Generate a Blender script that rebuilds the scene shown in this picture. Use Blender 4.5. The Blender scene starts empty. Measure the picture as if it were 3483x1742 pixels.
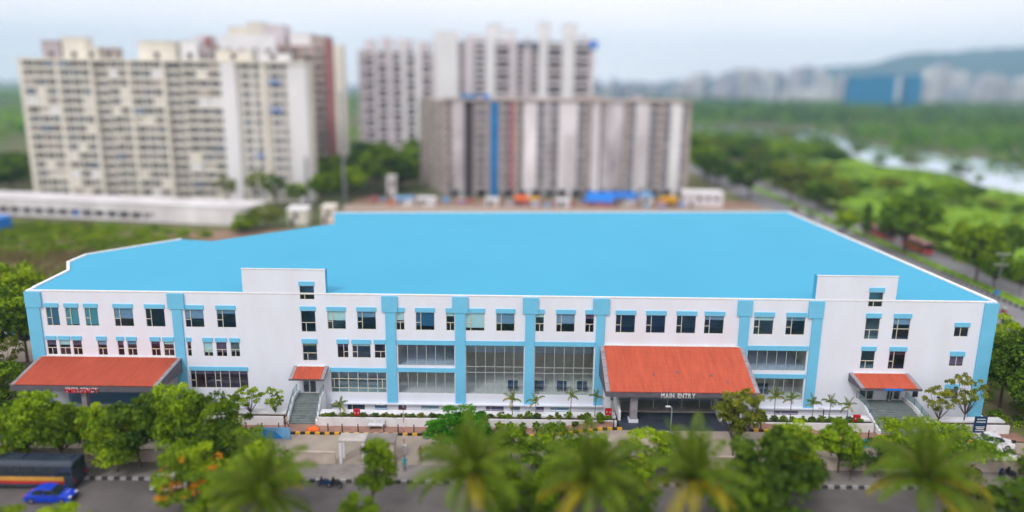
import bpy, bmesh, math, random
import numpy as np
from mathutils import Vector, Matrix, Euler
R = math.radians
sc = bpy.context.scene
COL = sc.collection

# ------------------------------------------------------------------ camera
cd = bpy.data.cameras.new('camera'); cam = bpy.data.objects.new('camera', cd); COL.objects.link(cam)
cd.sensor_width = 36.0; cd.lens = 36.0 * 2540 / 3483; cd.clip_start = 0.5; cd.clip_end = 20000
pitch, roll = R(13.0), R(0.70)
fw = Vector((0, math.cos(pitch), -math.sin(pitch)))
rt0 = Vector((1, 0, 0)); up0 = rt0.cross(fw)
rt = rt0 * math.cos(roll) + up0 * math.sin(roll); up = rt.cross(fw)
cam.matrix_world = Matrix(((rt.x, up.x, -fw.x, 0), (rt.y, up.y, -fw.y, -90), (rt.z, up.z, -fw.z, 41), (0, 0, 0, 1)))
cd.dof.use_dof = True; cd.dof.focus_distance = 94.0; cd.dof.aperture_fstop = cd.lens / 1000 / 1.6
cd.dof.aperture_blades = 0
sc.camera = cam

# ------------------------------------------------------------------ world, sun, exposure
SUN_EL, SUN_AZ = R(46), R(-152)          # azimuth measured from +y towards +x: the sun stands behind the camera, to its left
w = bpy.data.worlds.new('World'); sc.world = w; w.use_nodes = True
nt = w.node_tree; nt.nodes.clear()
N = nt.nodes.new; L = nt.links.new
sky = N('ShaderNodeTexSky'); sky.sky_type = 'NISHITA'; sky.sun_disc = False
sky.sun_elevation = SUN_EL; sky.sun_rotation = SUN_AZ
sky.air_density = 1.2; sky.dust_density = 3.0; sky.ozone_density = 1.0; sky.altitude = 40
tc = N('ShaderNodeTexCoord')
mp = N('ShaderNodeMapping'); mp.inputs['Scale'].default_value = (1.2, 1.2, 4.0)
nz = N('ShaderNodeTexNoise'); nz.inputs['Scale'].default_value = 1.3; nz.inputs['Detail'].default_value = 5; nz.inputs['Roughness'].default_value = .5
rp = N('ShaderNodeValToRGB'); rp.color_ramp.elements[0].position = .30; rp.color_ramp.elements[0].color = (.72, .72, .72, 1)
rp.color_ramp.elements[1].position = .62; rp.color_ramp.elements[1].color = (.94, .94, .94, 1)
mix = N('ShaderNodeMix'); mix.data_type = 'RGBA'
cloud = N('ShaderNodeRGB'); cloud.outputs[0].default_value = (15.0, 14.15, 14.6, 1)
bg = N('ShaderNodeBackground'); bg.inputs['Strength'].default_value = 0.092
wo = N('ShaderNodeOutputWorld')
L(tc.outputs['Generated'], mp.inputs['Vector']); L(mp.outputs[0], nz.inputs['Vector']); L(nz.outputs['Fac'], rp.inputs['Fac'])
L(rp.outputs['Color'], mix.inputs['Factor']); L(sky.outputs[0], mix.inputs['A']); L(cloud.outputs[0], mix.inputs['B'])
L(mix.outputs['Result'], bg.inputs['Color']); L(bg.outputs[0], wo.inputs['Surface'])
sd = bpy.data.lights.new('sun', 'SUN'); sd.energy = 1.5; sd.angle = R(14); sd.color = (1, .975, .94)
so = bpy.data.objects.new('sun', sd); COL.objects.link(so)
dirv = Vector((math.sin(SUN_AZ) * math.cos(SUN_EL), math.cos(SUN_AZ) * math.cos(SUN_EL), math.sin(SUN_EL)))
so.rotation_euler = dirv.to_track_quat('Z', 'Y').to_euler()
vs = sc.view_settings; vs.view_transform = 'Standard'; vs.look = 'None'; vs.gamma = 1; vs.use_curve_mapping = False; vs.exposure = 0.0
sc.render.engine = 'CYCLES'
cy = sc.cycles
cy.use_denoising = True; cy.max_bounces = 8; cy.diffuse_bounces = 3; cy.glossy_bounces = 3; cy.transmission_bounces = 4
cy.transparent_max_bounces = 10; cy.volume_bounces = 4; cy.use_adaptive_sampling = True; cy.adaptive_threshold = .01
cy.caustics_reflective = False; cy.caustics_refractive = False

# ------------------------------------------------------------------ helpers
class MB:
    """collects polygons; build() links them as one mesh object"""
    def __init__(s): s.v = []; s.f = []; s.m = []
    def poly(s, pts, mi=0):
        b = len(s.v); s.v += [tuple(p) for p in pts]; s.f.append(tuple(range(b, b + len(pts)))); s.m.append(mi); return s
    def box(s, x0, x1, y0, y1, z0, z1, mi=0):
        b = len(s.v)
        s.v += [(x0, y0, z0), (x1, y0, z0), (x1, y1, z0), (x0, y1, z0), (x0, y0, z1), (x1, y0, z1), (x1, y1, z1), (x0, y1, z1)]
        for q in ((0, 3, 2, 1), (4, 5, 6, 7), (0, 1, 5, 4), (1, 2, 6, 5), (2, 3, 7, 6), (3, 0, 4, 7)):
            s.f.append(tuple(b + i for i in q)); s.m.append(mi)
        return s
    def hexa(s, p, mi=0):          # 8 points: bottom 4 ccw, top 4 ccw
        b = len(s.v); s.v += [tuple(q) for q in p]
        for q in ((0, 3, 2, 1), (4, 5, 6, 7), (0, 1, 5, 4), (1, 2, 6, 5), (2, 3, 7, 6), (3, 0, 4, 7)):
            s.f.append(tuple(b + i for i in q)); s.m.append(mi)
        return s
    def prism(s, outline, h0, h1, axis='z', mi=0):   # outline of 2d points, extruded along axis
        n = len(outline); b = len(s.v)
        put = {'z': lambda p, h: (p[0], p[1], h), 'x': lambda p, h: (h, p[0], p[1]), 'y': lambda p, h: (p[0], h, p[1])}[axis]
        s.v += [put(p, h0) for p in outline] + [put(p, h1) for p in outline]
        s.f.append(tuple(b + i for i in reversed(range(n)))); s.m.append(mi)
        s.f.append(tuple(b + n + i for i in range(n))); s.m.append(mi)
        for i in range(n):
            j = (i + 1) % n; s.f.append((b + i, b + j, b + n + j, b + n + i)); s.m.append(mi)
        return s
    def tube(s, path, rad, n=8, mi=0, caps=True):
        path = [Vector(p) for p in path]; b = len(s.v)
        if not hasattr(rad, '__len__'): rad = [rad] * len(path)
        for i, p in enumerate(path):
            d = (path[min(i + 1, len(path) - 1)] - path[max(i - 1, 0)]).normalized()
            a = d.orthogonal().normalized() if i == 0 else (a - d * a.dot(d)).normalized()
            c = d.cross(a)
            for k in range(n):
                t = 2 * math.pi * k / n; s.v.append(tuple(p + (a * math.cos(t) + c * math.sin(t)) * rad[i]))
        for i in range(len(path) - 1):
            for k in range(n):
                k2 = (k + 1) % n
                s.f.append((b + i * n + k, b + i * n + k2, b + (i + 1) * n + k2, b + (i + 1) * n + k)); s.m.append(mi)
        if caps:
            s.f.append(tuple(b + k for k in reversed(range(n)))); s.m.append(mi)
            e = b + (len(path) - 1) * n; s.f.append(tuple(e + k for k in range(n))); s.m.append(mi)
        return s
    def disc(s, c, axis, r, h, n=16, mi=0):
        c = Vector(c); a = Vector(axis).normalized() * h / 2
        return s.tube([c - a, c + a], [r, r], n, mi)
    def mesh(s, name, mats):
        me = bpy.data.meshes.new(name); me.from_pydata(s.v, [], s.f)
        for m in (mats if isinstance(mats, (list, tuple)) else [mats]): me.materials.append(m)
        if any(s.m): me.polygons.foreach_set('material_index', s.m)
        me.update(); return me
    def build(s, name, mats, parent=None, smooth=False, loc=None):
        return obj(name, s.mesh(name, mats), parent, smooth, loc)

def obj(name, me, parent=None, smooth=False, loc=None, rotz=0):
    o = bpy.data.objects.new(name, me); COL.objects.link(o)
    if parent: o.parent = parent
    if loc: o.location = loc
    if rotz: o.rotation_euler.z = rotz
    if smooth:
        for p in me.polygons: p.use_smooth = True
    return o
def tag(o, label=None, cat=None, group=None, kind=None):
    if label: o['label'] = label
    if cat: o['category'] = cat
    if group: o['group'] = group
    if kind: o['kind'] = kind
    return o
def thing(name, label, cat, loc=(0, 0, 0), rotz=0, group=None):
    o = bpy.data.objects.new(name, None); COL.objects.link(o); o.location = loc; o.rotation_euler = (0, 0, rotz)
    o.empty_display_size = .3
    return tag(o, label, cat, group)
KIDS = {}
def kids(o): return [c for c in o.children]
def copy_tree(o, parent=None):
    c = o.copy(); COL.objects.link(c)
    if parent: c.parent = parent
    for ch in kids(o): copy_tree(ch, c)
    return c
def dup(root, loc, rotz=0, scale=None, label=None, group=None):
    r = copy_tree(root); r.location = loc; r.rotation_euler = (0, 0, rotz)
    if scale: r.scale = scale
    if label: r['label'] = label
    if group: r['group'] = group
    return r
def structure(name, mb, mats, **k): return tag(mb.build(name, mats, **k), kind='structure')

# ------------------------------------------------------------------ materials
def mat(name, col, rough=.7, var=.12, scale=1.5, spec=.3, metal=0., bump=0., bscale=None, stretch=None, dirt=None, detail=4, obj_rand=0.):
    m = bpy.data.materials.new(name); m.use_nodes = True
    t = m.node_tree; b = t.nodes['Principled BSDF']
    b.inputs['Roughness'].default_value = rough; b.inputs['Metallic'].default_value = metal; b.inputs['Specular IOR Level'].default_value = spec
    tcn = t.nodes.new('ShaderNodeTexCoord'); vec = tcn.outputs['Object']
    if stretch:
        mp = t.nodes.new('ShaderNodeMapping'); mp.inputs['Scale'].default_value = stretch; t.links.new(vec, mp.inputs[0]); vec = mp.outputs[0]
    nz = t.nodes.new('ShaderNodeTexNoise'); nz.inputs['Scale'].default_value = scale; nz.inputs['Detail'].default_value = detail; nz.inputs['Roughness'].default_value = .6
    t.links.new(vec, nz.inputs['Vector'])
    cr = t.nodes.new('ShaderNodeValToRGB')
    d = dirt or tuple(c * (1 - var) for c in col)
    cr.color_ramp.elements[0].position = .28; cr.color_ramp.elements[0].color = (*d, 1)
    cr.color_ramp.elements[1].position = .68; cr.color_ramp.elements[1].color = (*[min(1, c * (1 + var * .5)) for c in col], 1)
    t.links.new(nz.outputs['Fac'], cr.inputs[0])
    out = cr.outputs[0]
    if obj_rand:
        oi = t.nodes.new('ShaderNodeObjectInfo'); hs = t.nodes.new('ShaderNodeHueSaturation')
        mr = t.nodes.new('ShaderNodeMapRange'); mr.inputs[3].default_value = 1 - obj_rand; mr.inputs[4].default_value = 1 + obj_rand
        t.links.new(oi.outputs['Random'], mr.inputs[0]); t.links.new(mr.outputs[0], hs.inputs['Value']); t.links.new(out, hs.inputs['Color']); out = hs.outputs[0]
    t.links.new(out, b.inputs['Base Color'])
    if bump:
        n2 = t.nodes.new('ShaderNodeTexNoise'); n2.inputs['Scale'].default_value = bscale or scale * 8; n2.inputs['Detail'].default_value = 3
        t.links.new(tcn.outputs['Object'], n2.inputs['Vector'])
        bp = t.nodes.new('ShaderNodeBump'); bp.inputs['Strength'].default_value = bump; bp.inputs['Distance'].default_value = .05
        t.links.new(n2.outputs['Fac'], bp.inputs['Height']); t.links.new(bp.outputs[0], b.inputs['Normal'])
    return m

def glass(name, tint, refl=(.9, .95, 1), mixf=.10):
    m = bpy.data.materials.new(name); m.use_nodes = True; t = m.node_tree; t.nodes.clear()
    o = t.nodes.new('ShaderNodeOutputMaterial'); g = t.nodes.new('ShaderNodeBsdfGlossy'); tr = t.nodes.new('ShaderNodeBsdfTransparent')
    g.inputs['Roughness'].default_value = .03; g.inputs['Color'].default_value = (*refl, 1); tr.inputs['Color'].default_value = (*tint, 1)
    # reflectance from the facing angle: the same from both sides of a thin pane, so light passes in and out alike
    fc = t.nodes.new('ShaderNodeLayerWeight'); fc.inputs['Blend'].default_value = .5
    pw = t.nodes.new('ShaderNodeMath'); pw.operation = 'POWER'; pw.inputs[1].default_value = 5.0; t.links.new(fc.outputs['Facing'], pw.inputs[0])
    lw = t.nodes.new('ShaderNodeMath'); lw.operation = 'MULTIPLY_ADD'; lw.inputs[1].default_value = .85; lw.inputs[2].default_value = .03; t.links.new(pw.outputs[0], lw.inputs[0])
    ad = t.nodes.new('ShaderNodeMath'); ad.operation = 'ADD'; ad.inputs[1].default_value = mixf; ad.use_clamp = True
    # faint ripple, as float glass has
    tcn = t.nodes.new('ShaderNodeTexCoord'); nz = t.nodes.new('ShaderNodeTexNoise'); nz.inputs['Scale'].default_value = .8
    bp = t.nodes.new('ShaderNodeBump'); bp.inputs['Strength'].default_value = .06; bp.inputs['Distance'].default_value = .1
    t.links.new(tcn.outputs['Object'], nz.inputs['Vector']); t.links.new(nz.outputs['Fac'], bp.inputs['Height']); t.links.new(bp.outputs[0], g.inputs['Normal'])
    mx = t.nodes.new('ShaderNodeMixShader'); t.links.new(lw.outputs[0], ad.inputs[0]); t.links.new(ad.outputs[0], mx.inputs[0])
    t.links.new(tr.outputs[0], mx.inputs[1]); t.links.new(g.outputs[0], mx.inputs[2]); t.links.new(mx.outputs[0], o.inputs['Surface'])
    return m

def leafmat(name, dark, light, trans=.35):
    m = bpy.data.materials.new(name); m.use_nodes = True; t = m.node_tree; t.nodes.clear()
    o = t.nodes.new('ShaderNodeOutputMaterial')
    at = t.nodes.new('ShaderNodeAttribute'); at.attribute_name = 'tint'
    oi = t.nodes.new('ShaderNodeObjectInfo')
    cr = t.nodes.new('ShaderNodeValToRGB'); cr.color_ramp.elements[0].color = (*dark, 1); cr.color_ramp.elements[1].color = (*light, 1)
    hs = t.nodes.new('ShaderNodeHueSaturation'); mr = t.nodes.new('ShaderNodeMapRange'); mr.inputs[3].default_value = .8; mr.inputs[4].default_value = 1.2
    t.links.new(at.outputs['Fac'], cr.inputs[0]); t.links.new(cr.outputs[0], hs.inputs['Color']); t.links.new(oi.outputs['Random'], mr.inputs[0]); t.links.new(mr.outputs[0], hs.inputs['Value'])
    di = t.nodes.new('ShaderNodeBsdfDiffuse'); tl = t.nodes.new('ShaderNodeBsdfTranslucent'); gl = t.nodes.new('ShaderNodeBsdfGlossy')
    gl.inputs['Roughness'].default_value = .5; gl.inputs['Color'].default_value = (.8, .85, .8, 1)
    t.links.new(hs.outputs[0], di.inputs[0]); t.links.new(hs.outputs[0], tl.inputs[0])
    m1 = t.nodes.new('ShaderNodeMixShader'); m1.inputs[0].default_value = trans; t.links.new(di.outputs[0], m1.inputs[1]); t.links.new(tl.outputs[0], m1.inputs[2])
    m2 = t.nodes.new('ShaderNodeMixShader'); m2.inputs[0].default_value = .012; t.links.new(m1.outputs[0], m2.inputs[1]); t.links.new(gl.outputs[0], m2.inputs[2])
    t.links.new(m2.outputs[0], o.inputs['Surface'])
    return m

M = {}
M['white'] = mat('white_facade_paint', (.745, .79, .885), .75, .04, .35, stretch=(1, 1, .35), bump=.05, bscale=30, dirt=(.72, .73, .80))
M['blue'] = mat('sky_blue_paint', (.165, .53, .77), .7, .06, .5, bump=.05, bscale=30)
M['roof'] = mat('blue_roof_coating', (.062, .376, .565), .8, .03, .06, dirt=(.057, .36, .55))
M['coping'] = mat('white_coping', (.80, .79, .78), .7, .12, 1.2)
M['terracotta'] = mat('terracotta_sheet', (.54, .115, .060), .6, .15, .7, stretch=(3, .5, .5), spec=.25, dirt=(.45, .093, .052))
M['greyclad'] = mat('grey_cladding', (.125, .115, .14), .6, .2, 1.0)
M['greylight'] = mat('grey_barge', (.30, .28, .31), .65, .25, 1.2)
M['frame'] = mat('cream_frame', (.62, .58, .47), .5, .06, 2)
M['mull'] = mat('grey_green_mullion', (.40, .45, .42), .45, .06, 2)
M['glass_dk'] = glass('dark_tinted_glass', (.66, .78, .88), mixf=.05)
M['glass_teal'] = glass('teal_tinted_glass', (.86, .97, 1.0), mixf=.05)
M['glass_lobby'] = glass('lobby_glass', (.965, .985, .985), mixf=.02)
M['glass_navy'] = glass('navy_tinted_glass', (.70, .80, .90), (.8, .9, 1), .05)
M['glass_plum'] = glass('smoked_plum_glass', (.62, .58, .68), (.9, .9, 1), .03)
M['glass_clear'] = glass('rail_glass', (.80, .90, .90), mixf=.05)
M['blind'] = mat('pale_roller_blind', (.84, .92, .92), .8, .08, 3, stretch=(.2, 1, 6))
M['blind_teal'] = mat('teal_roller_blind', (.10, .36, .45), .8, .08, 3, stretch=(.2, 1, 6))
M['blind_blue'] = mat('blue_roller_blind', (.12, .36, .48), .8, .1, 3)
M['blind_ochre'] = mat('ochre_blind', (.62, .50, .36), .8, .1, 3)
M['interior'] = mat('interior_wall', (.50, .62, .80), .8, .15, .6)
M['lobbywall'] = mat('lobby_wall', (.55, .52, .48), .8, .15, .5)
M['lobbyfloor'] = mat('lobby_floor', (.70, .74, .74), .35, .08, .8)
M['orangepanel'] = mat('orange_panel', (.60, .27, .05), .6, .2, 1)
M['navy'] = mat('navy_vinyl', (.012, .045, .11), .45, .2, 3)
M['granite'] = mat('grey_granite', (.20, .235, .235), .6, .3, 2.5, stretch=(.5, 1, 1))
M['metal'] = mat('grey_metal', (.28, .29, .30), .4, .1, 3, metal=.6)
M['darkmetal'] = mat('dark_metal', (.05, .045, .05), .5, .2, 3)
M['concrete'] = mat('pale_concrete', (.46, .43, .40), .85, .25, .9, bump=.1)
M['white2'] = mat('white_wall_paint', (.78, .785, .82), .8, .10, .5, stretch=(1, 1, .4), dirt=(.67, .66, .67))
M['wall'] = mat('cream_boundary_paint', (.53, .45, .385), .85, .22, .8, stretch=(1, 1, .5), bump=.1)
M['pave'] = mat('drive_paving', (.36, .305, .25), .85, .22, .35, bump=.2, bscale=6)
M['redpave'] = mat('red_brown_pavers', (.33, .185, .14), .85, .25, .7, bump=.3, bscale=8)
M['asphalt'] = mat('asphalt', (.135, .122, .118), .85, .25, .25, bump=.3, bscale=10)
M['asphalt_pale'] = mat('worn_grey_road', (.22, .215, .225), .85, .2, .15, bump=.2, bscale=10)
M['footpath'] = mat('footpath_slabs', (.26, .235, .22), .85, .25, .5, bump=.2)
M['porch'] = mat('shade_tinted_dark_porch_paving', (.045, .055, .08), .6, .3, 1)  # dark pavers; the navy cast is porch shade put into the colour
M['soil'] = mat('planter_soil', (.085, .055, .04), .95, .4, 3, bump=.5)
M['earth'] = mat('bare_earth', (.30, .19, .135), .95, .3, .15)
M['yellow'] = mat('yellow_kerb_paint', (.72, .38, .015), .7, .2, 4)
M['black'] = mat('black_paint', (.028, .028, .032), .65, .3, 3)
M['kerbwhite'] = mat('white_kerb_paint', (.66, .66, .69), .7, .25, 3)
M['kerbdull'] = mat('dusty_white_kerb_paint', (.40, .39, .40), .8, .35, 3)
M['kerbgrey'] = mat('dusty_black_kerb_paint', (.065, .06, .062), .8, .4, 3)
M['red'] = mat('red_enamel', (.55, .015, .03), .4, .1, 3)
M['orange'] = mat('orange_tarp', (.85, .16, .02), .6, .2, 3)
M['bluetarp'] = mat('blue_tarp', (.02, .20, .68), .5, .2, 2)
M['tealtarp'] = mat('teal_netting', (.02, .30, .36), .7, .2, 2)
M['tyre'] = mat('tyre_rubber', (.02, .02, .02), .85, .2, 5)
M['rim'] = mat('wheel_rim', (.4, .4, .42), .35, .1, 5, metal=.7)
M['carglass'] = mat('vehicle_glass', (.02, .03, .04), .08, .1, 2, spec=.7)
M['carwhite'] = mat('white_car_paint', (.72, .73, .75), .25, .03, 1, spec=.6)
M['carblue'] = mat('bright_blue_car_paint', (.008, .05, .55), .25, .08, 1, spec=.6)
M['lamp'] = mat('lamp_lens', (.8, .8, .75), .2, .05, 2)
M['bark'] = mat('bark', (.13, .095, .07), .9, .35, 2, stretch=(1, 1, .25), bump=.5)
M['palmbark'] = mat('palm_trunk', (.20, .165, .13), .9, .35, 1.5, stretch=(.3, .3, 3), bump=.5)
M['teal'] = mat('teal_pole_paint', (.25, .42, .42), .5, .1, 3)

# ------------------------------------------------------------------ SETTING: ground, roads, water
def rect(mb, x0, x1, y0, y1, z=0., mi=0): return mb.poly([(x0, y0, z), (x1, y0, z), (x1, y1, z), (x0, y1, z)], mi)
M['ground'] = mat('far_green_ground', (.075, .105, .035), .95, .45, .02, dirt=(.13, .10, .055), detail=8)
M['meadow'] = mat('meadow_grass', (.18, .33, .012), .95, .25, .05, dirt=(.10, .20, .01), detail=8, bump=.6, bscale=.6)
M['scrubland'] = mat('scrub_ground', (.125, .155, .04), .95, .4, .05, dirt=(.17, .125, .075), detail=8)
M['river'] = glass('river_water', (0, 0, 0), (.93, .96, 1), .42)
_t = M['river'].node_tree; _tr = [n for n in _t.nodes if n.type == 'BSDF_TRANSPARENT'][0]; _d = _t.nodes.new('ShaderNodeBsdfDiffuse'); _d.inputs[0].default_value = (.30, .34, .36, 1)
_m = [n for n in _t.nodes if n.type == 'MIX_SHADER'][0]; _t.links.new(_d.outputs[0], _m.inputs[1]); _t.nodes.remove(_tr)
g = MB()
xs = [-7000, -60.9, 60.9, 7000]; ys = [-400, -3.8, 62, 9000]
for i in range(3):
    for j in range(3):
        if not (i == 1 and j == 1): rect(g, xs[i], xs[i + 1], ys[j], ys[j + 1], -.02)
structure('ground', g, M['ground'])
structure('areaway_floor', rect(MB(), -60.9, 60.9, -3.8, 2, -1.32), M['concrete'])
structure('areaway_wall', MB().poly([(-60.9, -3.8, -1.32), (60.9, -3.8, -1.32), (60.9, -3.8, -.02), (-60.9, -3.8, -.02)]), M['white2'])
structure('forecourt', rect(MB(), -86, 92, -6.02, -3.8, 0.0), M['footpath'])
def drive_z(x, y):
    s = lambda t: max(0, min(1, t)) ** 2 * (3 - 2 * max(0, min(1, t)))
    return 1.05 * s((x - 2.5) / 10) * s((40 - x) / 10) * s((y + 14.2) / 4.5)
g = MB(); nx, ny = 90, 10
for i in range(nx):
    for j in range(ny):
        P = []
        for a, b in ((i, j), (i + 1, j), (i + 1, j + 1), (i, j + 1)):
            x = -86 + 178 * a / nx; y = -15.2 + 7.1 * b / ny; P.append((x, y, .006 + drive_z(x, y)))
        g.poly(P)
structure('driveway', g, M['pave'])
g = MB(); n = 60
for i in range(n):                                   # red-brown strip between planter and kerb, climbs with the drive
    x0, x1 = -62 + 124 * i / n, -62 + 124 * (i + 1) / n
    if 13.4 < (x0 + x1) / 2 < 28.6: continue
    g.poly([(x0, -7.98, .09 + drive_z(x0, -8)), (x1, -7.98, .09 + drive_z(x1, -8)), (x1, -5.6, .09 + drive_z(x1, -8)), (x0, -5.6, .09 + drive_z(x0, -8))])
structure('paved_strip', g, M['redpave'])
structure('footpath', rect(MB(), -120, 95, -19.0, -15.35, .12), M['footpath'])
structure('road', rect(MB(), -200, 200, -34, -19.0, .0), M['asphalt'])
structure('verge', rect(MB(), -200, 200, -60, -34, .03), M['scrubland'])
structure('lane_marking', rect(MB(), -200, 200, -26.6, -26.45, .006), M['kerbwhite'])
# road on the right, running away from the camera
structure('side_road', rect(MB(), 86.5, 97.7, -15, 900, .004), M['asphalt_pale'])
structure('far_carriageway', rect(MB(), 102.4, 107.8, -15, 900, .004), M['asphalt_pale'])
structure('median_grass', rect(MB(), 98.0, 102.1, -15, 900, .16), M['meadow'])
structure('roadside_strip', rect(MB(), 61.2, 86.4, -15.3, 400, .002), M['scrubland'])
structure('path', rect(MB(), -90, -61.2, 14, 23, .01), M['pave'])
structure('parking_road', rect(MB(), -110, -61.2, 23.1, 29, .01), M['asphalt'])
structure('scrub_field', rect(MB(), -210, -37, 34, 121, .0), M['scrubland'])
structure('bare_earth', MB().poly([(-100, 96, .02), (-58, 70, .02), (-50, 100, .02), (-60, 118, .02), (-92, 112, .02)]), M['earth'])
structure('meadow', MB().poly([(109, -20, .0), (400, -20, .0), (330, 195, .0), (207, 214, .0), (200, 235, .0), (216, 276, .0), (212, 306, .0), (200, 318, .0), (205, 354, .0), (150, 330, .0), (120, 240, .0)]), M['meadow'])
structure('river', MB().poly([(420, -20, .03), (340, 150, .03), (208, 209, .03), (201, 231, .03), (218, 274, .03), (214, 304, .03), (200, 314, .03), (205, 352, .03), (222, 420, .03), (232, 455, .03), (205, 500, .03), (170, 560, .03), (150, 640, .03), (200, 690, .03),
          (287, 640, .03), (276, 540, .03), (264, 455, .03), (258, 400, .03), (276, 413, .03), (272, 375, .03), (288, 355, .03), (268, 300, .03), (330, 260, .03), (600, 130, .03), (600, -20, .03)]), M['river'])
structure('site_ground', rect(MB(), -56, 86, 72, 181, .005), M['earth'])

# kerbs: every stone a part
def kerb(name, x0, x1, y0, y1, zf, ln, h, mats, skip=None):
    k = tag(rect(MB(), x0, x1, y0 + .02, y1 - .02, -.01).build(name, M['concrete']), kind='structure')
    s = [MB().box(0, ln - .03, y0, y1, 0, h).mesh('kerb_stone', m) for m in mats]
    n = int((x1 - x0) / ln)
    for i in range(n):
        x = x0 + i * ln
        if skip and skip(x): continue
        o = obj('kerb_stone', s[i % 2], k); o.location = (x, 0, zf(x + ln / 2))
    return k
kerb('driveway_kerb', -58, 60.5, -8.22, -7.95, lambda x: drive_z(x, -8), .58, .26, (M['yellow'], M['black']), lambda x: 13.2 < x < 28.4)
kerb('road_kerb', -60, 60, -19.12, -18.86, lambda x: 0, .64, .30, (M['kerbdull'], M['kerbgrey']))
kerb('corner_kerb', 61.5, 84, -9.5, -9.25, lambda x: 0, .8, .28, (M['yellow'], M['black']))
mk = tag(rect(MB(), 97.8, 98.0, -10, 300, .05).build('median_kerb', M['concrete']), kind='structure')
ms = [MB().box(97.72, 98.0, 0, .86, 0, .5).mesh('kerb_stone', m) for m in (M['greylight'], M['black'])]
for i in range(150): obj('kerb_stone', ms[i % 2], mk, loc=(0, -10 + i * .9, 0))
structure('far_median_kerb', MB().box(102.1, 102.35, -15, 300, 0, .22), M['greylight'])
structure('far_road_kerb', MB().box(107.85, 108.3, -15, 300, 0, .45), M['greylight'])

# ------------------------------------------------------------------ HOSPITAL
H = thing('hospital_building', 'long low white hospital with sky-blue piers, flat blue roof and red porch roofs', 'building')
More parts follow.
